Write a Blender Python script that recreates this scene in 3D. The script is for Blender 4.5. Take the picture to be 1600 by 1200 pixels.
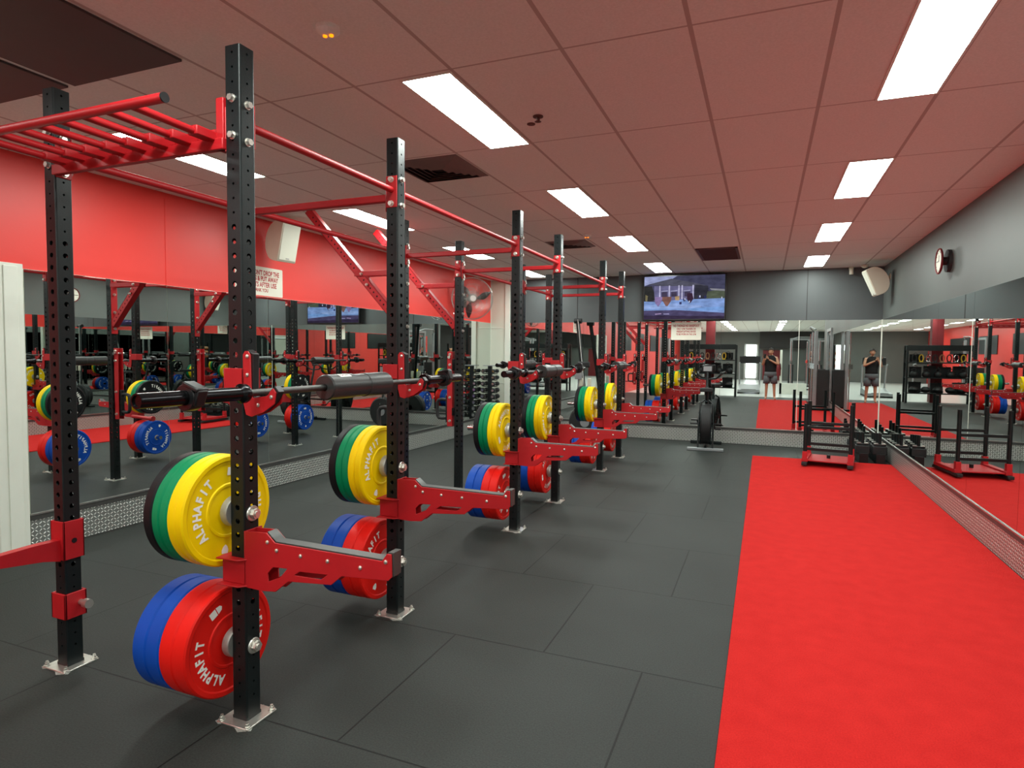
import bpy, math, random
from mathutils import Vector, Matrix, Quaternion
from mathutils.geometry import tessellate_polygon
random.seed(7)
PI = math.pi
for o in list(bpy.data.objects): bpy.data.objects.remove(o)
sc = bpy.context.scene
COL = sc.collection

# ------------------------------------------------------------------ camera
F_PX, YAW, PITCH, ROLL, CAMH = 969.49, .38606, -.05086, .0101059, 1.49755
def cam_axes():
    cy, sy = math.cos(YAW), math.sin(YAW)
    f = Vector((-sy, cy, 0)); r = Vector((cy, sy, 0)); u = Vector((0, 0, 1))
    f2 = f*math.cos(PITCH) + u*math.sin(PITCH); u2 = u*math.cos(PITCH) - f*math.sin(PITCH)
    r3 = r*math.cos(ROLL) + u2*math.sin(ROLL); u3 = u2*math.cos(ROLL) - r*math.sin(ROLL)
    return r3, u3, f2
cd = bpy.data.cameras.new('camera'); cam = bpy.data.objects.new('camera', cd); COL.objects.link(cam)
r_, u_, f_ = cam_axes()
cam.matrix_world = Matrix(((r_.x, u_.x, -f_.x, 0), (r_.y, u_.y, -f_.y, 0), (r_.z, u_.z, -f_.z, CAMH), (0, 0, 0, 1)))
cd.sensor_width = 36; cd.lens = 36*F_PX/1600; cd.clip_start = .01; cd.clip_end = 200
sc.camera = cam

# ------------------------------------------------------------------ world, exposure
w = bpy.data.worlds.new('world'); sc.world = w; w.use_nodes = True
w.node_tree.nodes['Background'].inputs[0].default_value = (.9, .95, 1, 1)
w.node_tree.nodes['Background'].inputs[1].default_value = 6.0
vs = sc.view_settings
vs.view_transform = 'Standard'; vs.look = 'None'; vs.gamma = 1; vs.use_curve_mapping = False
vs.exposure = 0.0
LIGHT_STRENGTH = 35.0

# ------------------------------------------------------------------ materials
def lin(c):
    return tuple(((v/255)/12.92 if v/255 <= .04045 else ((v/255+.055)/1.055)**2.4) for v in c)
def new_mat(name):
    m = bpy.data.materials.new(name); m.use_nodes = True
    return m, m.node_tree.nodes, m.node_tree.links, m.node_tree.nodes['Principled BSDF']
def mat(name, rgb, rough=.5, metal=0, noise=.06, scale=8, bump=0, bscale=60, spec=.5, coat=0, srgb=True):
    m, N, L, P = new_mat(name)
    c = lin(rgb) if srgb else rgb
    P.inputs['Roughness'].default_value = rough; P.inputs['Metallic'].default_value = metal
    P.inputs['Specular IOR Level'].default_value = spec
    if coat: P.inputs['Coat Weight'].default_value = coat; P.inputs['Coat Roughness'].default_value = .15
    tc = N.new('ShaderNodeTexCoord')
    nz = N.new('ShaderNodeTexNoise'); nz.inputs['Scale'].default_value = scale; nz.inputs['Detail'].default_value = 4
    L.new(tc.outputs['Object'], nz.inputs['Vector'])
    rp = N.new('ShaderNodeValToRGB')
    rp.color_ramp.elements[0].position = .3; rp.color_ramp.elements[1].position = .7
    rp.color_ramp.elements[0].color = tuple(v*(1-noise) for v in c)+(1,)
    rp.color_ramp.elements[1].color = tuple(min(1, v*(1+noise)) for v in c)+(1,)
    L.new(nz.outputs['Fac'], rp.inputs['Fac']); L.new(rp.outputs['Color'], P.inputs['Base Color'])
    if bump:
        n2 = N.new('ShaderNodeTexNoise'); n2.inputs['Scale'].default_value = bscale; n2.inputs['Detail'].default_value = 3
        L.new(tc.outputs['Object'], n2.inputs['Vector'])
        b = N.new('ShaderNodeBump'); b.inputs['Strength'].default_value = bump; b.inputs['Distance'].default_value = .004
        L.new(n2.outputs['Fac'], b.inputs['Height']); L.new(b.outputs['Normal'], P.inputs['Normal'])
    return m
def emis(name, rgb, s, srgb=True):
    m, N, L, P = new_mat(name)
    N.remove(P); e = N.new('ShaderNodeEmission')
    e.inputs[0].default_value = (lin(rgb) if srgb else rgb)+(1,); e.inputs[1].default_value = s
    L.new(e.outputs[0], N['Material Output'].inputs[0]); return m
M = {}
M['post'] = mat('satin black powder coat', (17, 24, 25), .36, 0, .12, 14, .15, 220, .36)
M['red'] = mat('red powder coat', (180, 20, 28), .46, 0, .05, 10, .12, 240, .5)
M['zinc'] = mat('zinc steel', (222, 220, 212), .3, .85, .08, 30)
M['steel'] = mat('brushed steel', (176, 176, 170), .42, .6, .1, 40)
M['sealant'] = mat('dried pale adhesive', (150, 152, 146), .4, .3, .3, 60)
M['louvre'] = mat('louvre paint', (120, 104, 98), .6, 0, .05)
M['chrome'] = mat('chrome', (225, 225, 225), .12, 1, .03)
M['blacksteel'] = mat('black oxide steel', (38, 38, 40), .22, .85, .1, 20)
M['shaft'] = mat('dark knurled steel', (92, 92, 90), .42, 1, .1, 60, .3, 500)
M['rubber'] = mat('black rubber', (24, 25, 26), .6, 0, .12, 10, .2, 90)
M['plastic'] = mat('black plastic', (22, 22, 24), .35, 0, .08)
M['foam'] = mat('black foam', (44, 45, 45), .36, 0, .08, 10, .1, 150)
M['uhmw'] = mat('dark grey nylon', (62, 62, 60), .4, 0, .06)
M['yellow'] = mat('yellow rubber', (255, 212, 0), .5, 0, .05, 6, .12, 120, spec=.2)
M['green'] = mat('green rubber', (0, 132, 84), .45, 0, .05, 6, .12, 120, spec=.2)
M['bred'] = mat('bright red rubber', (232, 30, 22), .42, 0, .05, 6, .12, 120, spec=.2)
M['blue'] = mat('blue rubber', (14, 76, 178), .45, 0, .07, 6, .12, 120, spec=.2)
M['bblack'] = mat('black bumper rubber', (26, 27, 29), .45, 0, .07, 6, .12, 120, spec=.2)
M['white'] = mat('white print', (250, 250, 244), .5, 0, .02)
M['ivory'] = mat('ivory plastic', (214, 210, 190), .45, 0, .02)
M['cream'] = mat('cream paint', (214, 216, 200), .45, 0, .02, 3)
M['whitetrim'] = mat('white gloss trim', (225, 228, 216), .35, 0, .02)
M['redwall'] = mat('red wall paint', (236, 62, 54), .42, 0, .03, 2, .08, 60)
M['greywall'] = mat('charcoal wall paint', (98, 104, 101), .5, 0, .04, 2, .08, 60)
M['farwall'] = mat('darker charcoal far wall', (80, 85, 86), .5, 0, .04, 2, .08, 60)  # even tone, darker than the right wall's charcoal
M['darkwall'] = mat('dark wall', (40, 38, 38), .6, 0, .05, 2)
M['grille'] = mat('dark grille', (66, 56, 54), .6, 0, .05)
M['return'] = mat('brown grille', (92, 52, 46), .6, 0, .05)
M['alu'] = mat('aluminium', (190, 192, 188), .35, 1, .05)
M['signred'] = mat('red sign print', (176, 30, 34), .6, 0, .05)
M['signdark'] = mat('dark sign print', (92, 26, 26), .6, 0, .05)
M['sign'] = mat('white sign board', (232, 230, 214), .5, 0, .02)
M['skin'] = mat('skin', (196, 146, 116), .5, 0, .05, 12)
M['shirt'] = mat('black cotton', (20, 20, 22), .85, 0, .1, 30)
M['shorts'] = mat('grey cotton', (96, 98, 102), .85, 0, .08, 30)
M['hair'] = mat('dark hair', (40, 28, 22), .7, 0, .2, 60)
M['greymetal'] = mat('silver painted steel', (150, 154, 156), .35, .3, .05)
M['tile'] = mat('white floor tile', (206, 210, 206), .25, 0, .03, 2)
M['tan'] = mat('tan vinyl', (168, 112, 74), .5, 0, .05)
M['maroon'] = mat('maroon paint', (110, 14, 22), .5, 0, .05)
M['hazard'] = mat('yellow enamel', (220, 180, 40), .4, 0, .05)
M['light'] = emis('lamp diffuser', (.92, 1.0, .94), LIGHT_STRENGTH, False)
M['amber'] = emis('amber led', (255, 120, 10), 3.0)

def mirror_mat():
    m, N, L, P = new_mat('mirror glass')
    P.inputs['Base Color'].default_value = (.74, .79, .765, 1); P.inputs['Metallic'].default_value = 1
    P.inputs['Roughness'].default_value = .0
    tc = N.new('ShaderNodeTexCoord'); nz = N.new('ShaderNodeTexNoise'); nz.inputs['Scale'].default_value = 1.5
    L.new(tc.outputs['Object'], nz.inputs['Vector'])
    r = N.new('ShaderNodeMapRange'); r.inputs[3].default_value = 0.0; r.inputs[4].default_value = .012
    L.new(nz.outputs['Fac'], r.inputs[0]); L.new(r.outputs[0], P.inputs['Roughness'])
    return m
M['mirror'] = mirror_mat()

def floor_mat():
    m, N, L, P = new_mat('rubber floor tiles')
    g = N.new('ShaderNodeNewGeometry'); sx = N.new('ShaderNodeSeparateXYZ'); L.new(g.outputs['Position'], sx.inputs[0])
    cx = N.new('ShaderNodeCombineXYZ')
    a = N.new('ShaderNodeMath'); a.operation = 'SUBTRACT'; a.inputs[1].default_value = 2.875-.985*20; L.new(sx.outputs['Y'], a.inputs[0])
    b = N.new('ShaderNodeMath'); b.operation = 'ADD'; b.inputs[1].default_value = .4925+.985*20; L.new(sx.outputs['X'], b.inputs[0])
    L.new(b.outputs[0], cx.inputs['X']); L.new(a.outputs[0], cx.inputs['Y'])
    br = N.new('ShaderNodeTexBrick'); br.offset = .5; br.offset_frequency = 2; br.squash = 1
    br.inputs['Scale'].default_value = 1; br.inputs['Brick Width'].default_value = .985; br.inputs['Row Height'].default_value = .985
    br.inputs['Mortar Size'].default_value = .0045; br.inputs['Mortar Smooth'].default_value = .3; br.inputs['Bias'].default_value = 0
    L.new(cx.outputs[0], br.inputs['Vector'])
    br.inputs['Color1'].default_value = (1, 1, 1, 1); br.inputs['Color2'].default_value = (.88, .88, .88, 1); br.inputs['Mortar'].default_value = (.12, .12, .12, 1)
    nz = N.new('ShaderNodeTexNoise'); nz.inputs['Scale'].default_value = 140; nz.inputs['Detail'].default_value = 3; L.new(g.outputs['Position'], nz.inputs['Vector'])
    rp = N.new('ShaderNodeValToRGB'); rp.color_ramp.elements[0].position = .3; rp.color_ramp.elements[1].position = .75
    rp.color_ramp.elements[0].color = lin((33, 36, 34))+(1,); rp.color_ramp.elements[1].color = lin((50, 54, 51))+(1,)
    L.new(nz.outputs['Fac'], rp.inputs['Fac'])
    n2 = N.new('ShaderNodeTexNoise'); n2.inputs['Scale'].default_value = 1.3; n2.inputs['Detail'].default_value = 5; L.new(g.outputs['Position'], n2.inputs['Vector'])
    mr = N.new('ShaderNodeMapRange'); mr.inputs[1].default_value = .3; mr.inputs[2].default_value = .7; mr.inputs[3].default_value = .82; mr.inputs[4].default_value = 1.12
    L.new(n2.outputs['Fac'], mr.inputs[0])
    mx = N.new('ShaderNodeMix'); mx.data_type = 'RGBA'; mx.blend_type = 'MULTIPLY'; mx.inputs[0].default_value = 1
    L.new(rp.outputs['Color'], mx.inputs[6]); L.new(br.outputs['Color'], mx.inputs[7])
    m2 = N.new('ShaderNodeVectorMath'); m2.operation = 'SCALE'; L.new(mx.outputs[2], m2.inputs[0]); L.new(mr.outputs[0], m2.inputs['Scale'])
    L.new(m2.outputs[0], P.inputs['Base Color'])
    P.inputs['Roughness'].default_value = .6; P.inputs['Specular IOR Level'].default_value = .3
    bp = N.new('ShaderNodeBump'); bp.inputs['Strength'].default_value = .35; bp.inputs['Distance'].default_value = .003
    ad = N.new('ShaderNodeMath'); ad.operation = 'MULTIPLY_ADD'; ad.inputs[1].default_value = -2.0
    L.new(br.outputs['Fac'], ad.inputs[0]); L.new(nz.outputs['Fac'], ad.inputs[2])
    L.new(ad.outputs[0], bp.inputs['Height']); L.new(bp.outputs['Normal'], P.inputs['Normal'])
    return m
M['floor'] = floor_mat()

def turf_mat():
    m, N, L, P = new_mat('red turf')
    g = N.new('ShaderNodeNewGeometry')
    n1 = N.new('ShaderNodeTexNoise'); n1.inputs['Scale'].default_value = 160; n1.inputs['Detail'].default_value = 3; L.new(g.outputs['Position'], n1.inputs['Vector'])
    n2 = N.new('ShaderNodeTexNoise'); n2.inputs['Scale'].default_value = 9; n2.inputs['Detail'].default_value = 4; L.new(g.outputs['Position'], n2.inputs['Vector'])
    rp = N.new('ShaderNodeValToRGB'); rp.color_ramp.elements[0].position = .25; rp.color_ramp.elements[1].position = .75
    rp.color_ramp.elements[0].color = lin((172, 18, 18))+(1,); rp.color_ramp.elements[1].color = lin((208, 40, 36))+(1,)
    mxx = N.new('ShaderNodeMath'); mxx.operation = 'MULTIPLY_ADD'; mxx.inputs[1].default_value = .65
    s = N.new('ShaderNodeMath'); s.operation = 'MULTIPLY'; s.inputs[1].default_value = .35; L.new(n2.outputs['Fac'], s.inputs[0])
    L.new(n1.outputs['Fac'], mxx.inputs[0]); L.new(s.outputs[0], mxx.inputs[2])
    L.new(mxx.outputs[0], rp.inputs['Fac']); L.new(rp.outputs['Color'], P.inputs['Base Color'])
    P.inputs['Roughness'].default_value = .9; P.inputs['Specular IOR Level'].default_value = .15
    bp = N.new('ShaderNodeBump'); bp.inputs['Strength'].default_value = .5; bp.inputs['Distance'].default_value = .006
    L.new(n1.outputs['Fac'], bp.inputs['Height']); L.new(bp.outputs['Normal'], P.inputs['Normal'])
    return m
M['turf'] = turf_mat()

def ceiling_mat():
    m, N, L, P = new_mat('ceiling tiles')
    g = N.new('ShaderNodeNewGeometry'); sx = N.new('ShaderNodeSeparateXYZ'); L.new(g.outputs['Position'], sx.inputs[0])
    def line(out, off, per, half):
        a = N.new('ShaderNodeMath'); a.operation = 'SUBTRACT'; a.inputs[1].default_value = off; L.new(out, a.inputs[0])
        b = N.new('ShaderNodeMath'); b.operation = 'PINGPONG'; b.inputs[1].default_value = per/2; L.new(a.outputs[0], b.inputs[0])
        c = N.new('ShaderNodeMath'); c.operation = 'LESS_THAN'; c.inputs[1].default_value = half; L.new(b.outputs[0], c.inputs[0])
        return c.outputs[0]
    lx = line(sx.outputs['X'], -.892, .5625, .010); ly = line(sx.outputs['Y'], 2.745, 1.135, .006)
    mx = N.new('ShaderNodeMath'); mx.operation = 'MAXIMUM'; L.new(lx, mx.inputs[0]); L.new(ly, mx.inputs[1])
    nz = N.new('ShaderNodeTexNoise'); nz.inputs['Scale'].default_value = 90; nz.inputs['Detail'].default_value = 3; L.new(g.outputs['Position'], nz.inputs['Vector'])
    rp = N.new('ShaderNodeValToRGB'); rp.color_ramp.elements[0].position = .3; rp.color_ramp.elements[1].position = .7
    rp.color_ramp.elements[0].color = lin((226, 226, 218))+(1,); rp.color_ramp.elements[1].color = lin((236, 235, 228))+(1,)
    L.new(nz.outputs['Fac'], rp.inputs['Fac'])
    c = N.new('ShaderNodeMix'); c.data_type = 'RGBA'; L.new(mx.outputs[0], c.inputs[0]); L.new(rp.outputs['Color'], c.inputs[6]); c.inputs[7].default_value = lin((186, 176, 168))+(1,)
    L.new(c.outputs[2], P.inputs['Base Color']); P.inputs['Roughness'].default_value = .8; P.inputs['Specular IOR Level'].default_value = .2
    bp = N.new('ShaderNodeBump'); bp.inputs['Strength'].default_value = .3; bp.inputs['Distance'].default_value = .003; bp.invert = True
    L.new(mx.outputs[0], bp.inputs['Height']); L.new(bp.outputs['Normal'], P.inputs['Normal'])
    return m
M['ceiling'] = ceiling_mat()

def tread_mat():
    """five-bar style tread plate: alternating slanted lozenges raised from an aluminium sheet"""
    m, N, L, P = new_mat('aluminium tread plate')
    g = N.new('ShaderNodeNewGeometry'); sx = N.new('ShaderNodeSeparateXYZ'); L.new(g.outputs['Position'], sx.inputs[0])
    def op(o, a, b=None, c=None):
        n = N.new('ShaderNodeMath'); n.operation = o
        for i, v in enumerate((a, b, c)):
            if v is None: continue
            if isinstance(v, (int, float)): n.inputs[i].default_value = v
            else: L.new(v, n.inputs[i])
        return n.outputs[0]
    s = op('ADD', sx.outputs['X'], sx.outputs['Y'])          # walls run along X or Y only
    k = 1/.027
    u = op('MULTIPLY', s, k); v = op('MULTIPLY', sx.outputs['Z'], k)
    fu = op('FLOOR', u); fv = op('FLOOR', v)
    par = op('MODULO', op('ABSOLUTE', op('ADD', fu, fv)), 2.0)
    sg = op('MULTIPLY_ADD', par, 2.0, -1.0)
    cu = op('SUBTRACT', op('FRACT', u), .5); cv = op('SUBTRACT', op('FRACT', v), .5)
    cu2 = op('MULTIPLY', cu, sg)
    p = op('MULTIPLY', op('ADD', cu2, cv), .7071); q = op('MULTIPLY', op('SUBTRACT', cu2, cv), .7071)
    d = op('ADD', op('POWER', op('DIVIDE', p, .50), 2.0), op('POWER', op('DIVIDE', q, .17), 2.0))
    h = op('SUBTRACT', 1.0, op('MINIMUM', d, 1.0))
    bp = N.new('ShaderNodeBump'); bp.inputs['Strength'].default_value = .8; bp.inputs['Distance'].default_value = .004
    L.new(h, bp.inputs['Height']); L.new(bp.outputs['Normal'], P.inputs['Normal'])
    rp = N.new('ShaderNodeValToRGB'); rp.color_ramp.elements[0].color = lin((146, 149, 144))+(1,); rp.color_ramp.elements[1].color = lin((240, 242, 236))+(1,)
    rp.color_ramp.elements[1].position = .4
    L.new(h, rp.inputs['Fac']); L.new(rp.outputs['Color'], P.inputs['Base Color'])
    P.inputs['Metallic'].default_value = .6; P.inputs['Roughness'].default_value = .32
    return m
M['tread'] = tread_mat()

# ------------------------------------------------------------------ mesh helpers
class MB:
    def __init__(s): s.v = []; s.f = []; s.m = []
    def add(s, verts, faces, mi=0):
        o = len(s.v); s.v += [tuple(v) for v in verts]
        s.f += [tuple(i+o for i in f) for f in faces]; s.m += [mi]*len(faces); return s
    def box(s, a, b, mi=0, mat4=None):
        x0, y0, z0 = a; x1, y1, z1 = b
        x0, x1 = min(x0, x1), max(x0, x1); y0, y1 = min(y0, y1), max(y0, y1); z0, z1 = min(z0, z1), max(z0, z1)
        vs = [(x0, y0, z0), (x1, y0, z0), (x1, y1, z0), (x0, y1, z0), (x0, y0, z1), (x1, y0, z1), (x1, y1, z1), (x0, y1, z1)]
        if mat4 is not None: vs = [mat4 @ Vector(v) for v in vs]
        return s.add(vs, [(0, 3, 2, 1), (4, 5, 6, 7), (0, 1, 5, 4), (1, 2, 6, 5), (2, 3, 7, 6), (3, 0, 4, 7)], mi)
    def cbox(s, c, d, mi=0, mat4=None):
        return s.box([c[i]-d[i]/2 for i in range(3)], [c[i]+d[i]/2 for i in range(3)], mi, mat4)
    def frame(s, d):
        d = Vector(d).normalized(); a = Vector((0, 0, 1)) if abs(d.z) < .9 else Vector((1, 0, 0))
        x = d.cross(a).normalized(); y = d.cross(x).normalized(); return x, y
    def cyl(s, a, b, r, n=16, mi=0, r2=None, cap=True):
        a, b = Vector(a), Vector(b); r2 = r if r2 is None else r2; x, y = s.frame(b-a)
        vs = []
        for p, rr in ((a, r), (b, r2)):
            for i in range(n):
                t = 2*PI*i/n; vs.append(p + (x*math.cos(t)+y*math.sin(t))*rr)
        fs = [(i, (i+1) % n, n+(i+1) % n, n+i) for i in range(n)]
        if cap: fs += [tuple(range(n-1, -1, -1)), tuple(range(n, 2*n))]
        return s.add(vs, fs, mi)
    def lathe(s, prof, origin=(0, 0, 0), axis=(1, 0, 0), n=48, mi=0, ms=None):
        """prof: (distance along axis, radius)"""
        o = Vector(origin); ax = Vector(axis).normalized(); x, y = s.frame(ax); vs = []
        for (d, r) in prof:
            for i in range(n):
                t = 2*PI*i/n; vs.append(o + ax*d + (x*math.cos(t)+y*math.sin(t))*r)
        for k in range(len(prof)-1):
            s_fs = [(k*n+i, k*n+(i+1) % n, (k+1)*n+(i+1) % n, (k+1)*n+i) for i in range(n)]
            if k == 0: s.add(vs, s_fs, mi if ms is None else ms[k]); base = len(s.v)-len(vs)
            else:
                s.f += [tuple(i+base for i in f) for f in s_fs]; s.m += [mi if ms is None else ms[k]]*n
        return s
    def tube(s, pts, r, n=10, mi=0, closed=False, cap=True):
        pts = [Vector(p) for p in pts]; k = len(pts); vs = []
        prevx = None
        for i, p in enumerate(pts):
            if closed: d = pts[(i+1) % k]-pts[i-1]
            else: d = pts[min(i+1, k-1)]-pts[max(i-1, 0)]
            d.normalize()
            if prevx is None: x, y = s.frame(d)
            else:
                x = prevx - d*prevx.dot(d); x.normalize(); y = d.cross(x)
            prevx = x; rr = r[i] if isinstance(r, (list, tuple)) else r
            for j in range(n):
                t = 2*PI*j/n; vs.append(p+(x*math.cos(t)+y*math.sin(t))*rr)
        fs = []
        rng = k if closed else k-1
        for i in range(rng):
            a = i*n; b = ((i+1) % k)*n
            fs += [(a+j, a+(j+1) % n, b+(j+1) % n, b+j) for j in range(n)]
        if cap and not closed: fs += [tuple(range(n-1, -1, -1)), tuple(range((k-1)*n, k*n))]
        return s.add(vs, fs, mi)
    def prism(s, loops, t0, t1, fn, mi=0):
        """loops: [outer, hole...] 2-D; fn(u, v, t) -> 3-D; solid between t0 and t1"""
        flat = [p for l in loops for p in l]
        tris = tessellate_polygon([[Vector((p[0], p[1], 0)) for p in l] for l in loops])
        n = len(flat)
        vs = [fn(p[0], p[1], t0) for p in flat]+[fn(p[0], p[1], t1) for p in flat]
        fs = [tuple(t) for t in tris]+[tuple(i+n for i in reversed(t)) for t in tris]
        o = 0
        for l in loops:
            k = len(l)
            for i in range(k): fs.append((o+i, o+(i+1) % k, n+o+(i+1) % k, n+o+i))
            o += k
        return s.add(vs, fs, mi)
    def build(s, name, mats, parent=None, smooth=True, bevel=0, loc=None, angle=.7):
        me = bpy.data.meshes.new(name); me.from_pydata(s.v, [], s.f); me.validate()
        if not isinstance(mats, (list, tuple)): mats = [mats]
        for m in mats: me.materials.append(m)
        if len(mats) > 1 and len(me.polygons) == len(s.m): me.polygons.foreach_set('material_index', s.m)
        import bmesh
        bm = bmesh.new(); bm.from_mesh(me); bmesh.ops.recalc_face_normals(bm, faces=bm.faces); bm.to_mesh(me); bm.free()
        if smooth:
            me.polygons.foreach_set('use_smooth', [True]*len(me.polygons)); me.set_sharp_from_angle(angle=angle)
        o = bpy.data.objects.new(name, me); COL.objects.link(o)
        if parent: o.parent = parent
        if loc: o.location = loc
        if bevel:
            b = o.modifiers.new('bevel', 'BEVEL'); b.width = bevel; b.segments = 2; b.limit_method = 'ANGLE'; b.angle_limit = .7
        return o
def tag(o, label=None, cat=None, group=None, kind=None):
    if label: o['label'] = label
    if cat: o['category'] = cat
    if group: o['group'] = group
    if kind: o['kind'] = kind
    return o
def thing(name, label, cat, loc=(0, 0, 0), rz=0, group=None):
    o = bpy.data.objects.new(name, None); COL.objects.link(o); o.location = loc; o.rotation_euler = (0, 0, rz)
    o.empty_display_size = .1
    return tag(o, label, cat, group)
def copy_tree(o, parent=None):
    c = o.copy(); COL.objects.link(c); c.parent = parent
    for ch in list(o.children): copy_tree(ch, c)
    return c
def struct(name, mb, m, **k):
    o = mb.build(name, m, **k); o['kind'] = 'structure'; return o

# text -> local verts (x right, y up), thin slab
_tc = {}
def glyph(ch, size=1.0, ext=0.0, bold=0.0):
    key = (ch, bold)
    if key not in _tc:
        cu = bpy.data.curves.new('t', 'FONT'); cu.body = ch; cu.size = 1; cu.resolution_u = 3; cu.align_x = 'CENTER'; cu.align_y = 'CENTER'
        cu.offset = bold
        ob = bpy.data.objects.new('t', cu); COL.objects.link(ob)
        dg = bpy.context.evaluated_depsgraph_get(); dg.update()
        me = bpy.data.meshes.new_from_object(ob.evaluated_get(dg))
        vs = [tuple(v.co) for v in me.vertices]; fs = [tuple(p.vertices) for p in me.polygons]
        COL.objects.unlink(ob); bpy.data.objects.remove(ob); bpy.data.curves.remove(cu); bpy.data.meshes.remove(me)
        _tc[key] = (vs, fs)
    return _tc[key]
def put_text(mb, text, size, fn, mi=0, bold=.0, sx=1.0):
    """fn(u, v) maps local text plane to 3-D"""
    vs, fs = glyph(text, bold=bold)
    return mb.add([fn(v[0]*size*sx, v[1]*size) for v in vs], fs, mi)

# ------------------------------------------------------------------ room
XL, XR, YF, YB, ZC = -4.93, 1.66, 11.0, -18.0, 2.87
XE = 5.6           # right wall of the wider room behind the camera
YS = 1.0           # where the right wall starts
ZM0, ZM1 = .28, 2.06

mb = MB(); mb.box((XL-.2, -1.9, -.1), (XE+.2, YF+.2, 0)); struct('floor', mb, M['floor'], smooth=False)
mb = MB(); mb.box((XL-.2, YB-.2, -.1), (XE+.2, -1.9, 0)); struct('floor_tiled', mb, M['tile'], smooth=False)
mb = MB(); mb.box((XL-.2, YB-.2, ZC), (XE+.2, YF+.2, ZC+.1)); struct('ceiling', mb, M['ceiling'], smooth=False)
# left wall: red band above, cream beyond the mirror, door opening near the camera
DY0, DY1 = 1.72, 2.62
mb = MB()
mb.box((XL-.15, DY0, 2.0), (XL, DY1, ZC)); mb.box((XL-.15, DY1, ZM1), (XL, YF, ZC)); mb.box((XL-.15, YB, 0), (XL, DY0, ZC))
struct('wall_left', mb, M['redwall'], smooth=False)
mb = MB(); mb.box((XL-.15, DY1, 0), (XL, YF, ZM1)); struct('wall_left_lower', mb, M['cream'], smooth=False)
mb = MB()
for y in (3.97, 7.61): mb.box((XL, y-.004, ZM1), (XL+.004, y+.004, ZC-.05))
struct('trim_1', mb, M['redwall'], smooth=False)
# far wall
XW = -4.52
mb = MB(); mb.box((XL, YF, 0), (XW, YF+.15, ZC)); struct('wall_far_panel', mb, M['cream'], smooth=False)
mb = MB(); mb.box((XW, YF, 0), (XR+.15, YF+.15, ZC)); struct('wall_far', mb, M['farwall'], smooth=False)
mb = MB(); mb.box((XW-.10, YF-.03, 0), (XW, YF, ZC)); mb.box((XL+.02, YF-.006, 1.955), (XW-.1, YF, 1.967)); mb.box((XL+.02, YF-.006, .9), (XW-.1, YF, .912))
mb.box((XL+.0, YF-.012, 0), (XL+.012, YF, ZC))
struct('trim_2', mb, M['whitetrim'], smooth=False, bevel=.003)
mb = MB(); mb.box((.595, YF-.004, ZM1), (.605, YF, ZC)); mb.box((-3.2, YF-.004, ZM1), (-3.19, YF, ZC)); struct('trim_3', mb, M['darkwall'], smooth=False)
# right wall
mb = MB(); mb.box((XR, YS, 0), (XR+.15, YF, ZC)); struct('wall_right', mb, M['greywall'], smooth=False)
mb = MB(); mb.box((XR+.15, YS, 0), (XE, YS+.15, ZC)); struct('wall_right_return', mb, M['greywall'], smooth=False)
mb = MB(); mb.box((XE, YB, 0), (XE+.15, YS, ZC)); struct('wall_right_rear', mb, M['darkwall'], smooth=False)
# back wall with glass door opening
ox0, ox1, oz = -1.1, -.42, 2.1
mb = MB(); mb.box((XL, YB-.15, 0), (ox0, YB, ZC)); mb.box((ox1, YB-.15, 0), (XE, YB, ZC)); mb.box((ox0, YB-.15, oz), (ox1, YB, ZC))
struct('wall_back', mb, M['greywall'], smooth=False)
mb = MB(); mb.box((ox0-.05, YB, 0), (ox0, YB+.06, oz+.05)); mb.box((ox1, YB, 0), (ox1+.05, YB+.06, oz+.05)); mb.box((ox0-.05, YB, oz), (ox1+.05, YB+.06, oz+.05))
mb.box((ox0, YB-.05, 0), (ox0+.05, YB-.01, oz)); mb.box((ox1-.05, YB-.05, 0), (ox1, YB-.01, oz)); mb.box((ox0, YB-.05, .0), (ox1, YB-.01, .12))
struct('door_2', mb, M['alu'], smooth=False)
mb = MB(); mb.box((-.1, YB, 0), (.95, YB+.04, 1.78)); tag(mb.build('wall_panel', M['maroon'], smooth=False), 'maroon wall panel at the back, beside the bright glass door', 'panel')
mb = MB(); mb.box((-.3, YB, 1.9), (2.6, YB+.5, ZC)); struct('trim_4', mb, M['darkwall'], smooth=False)
mb = MB(); mb.box((-2.02, -2.14, 0), (-1.70, -1.82, ZC)); tag(struct('wall_column', mb, M['maroon'], smooth=False, bevel=.005), 'maroon square column behind the equipment shelf', 'column')
# baseboards of tread plate with dark channel and aluminium edge
def skirt(nm, axis, a, b, w, d):
    """axis 'y': wall along y at x=w, facing d; axis 'x': wall along x at y=w"""
    mb = MB(); mc = MB(); ma = MB()
    def bx(m, t0, t1, z0, z1):
        if axis == 'y': m.box((w, a, z0), (w+d*t1, b, z1))
        else: m.box((a, w, z0), (b, w+d*t1, z1))
    bx(mb, 0, .006, .012, .235); bx(mc, 0, .012, .235, ZM0-.008); bx(mc, 0, .006, 0, .012); bx(ma, 0, .016, ZM0-.008, ZM0+.004)
    o = struct('baseboard_'+nm, mb, M['tread'], smooth=False)
    c = mc.build('channel', M['uhmw'], o, smooth=False); e = ma.build('edge_strip', M['alu'], o, smooth=False)
skirt('left', 'y', 2.82, YF-.02, XL, 1)
skirt('far', 'x', XW, XR-.02, YF, -1)
skirt('right', 'y', 2.0, YF-.02, XR, -1)

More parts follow.
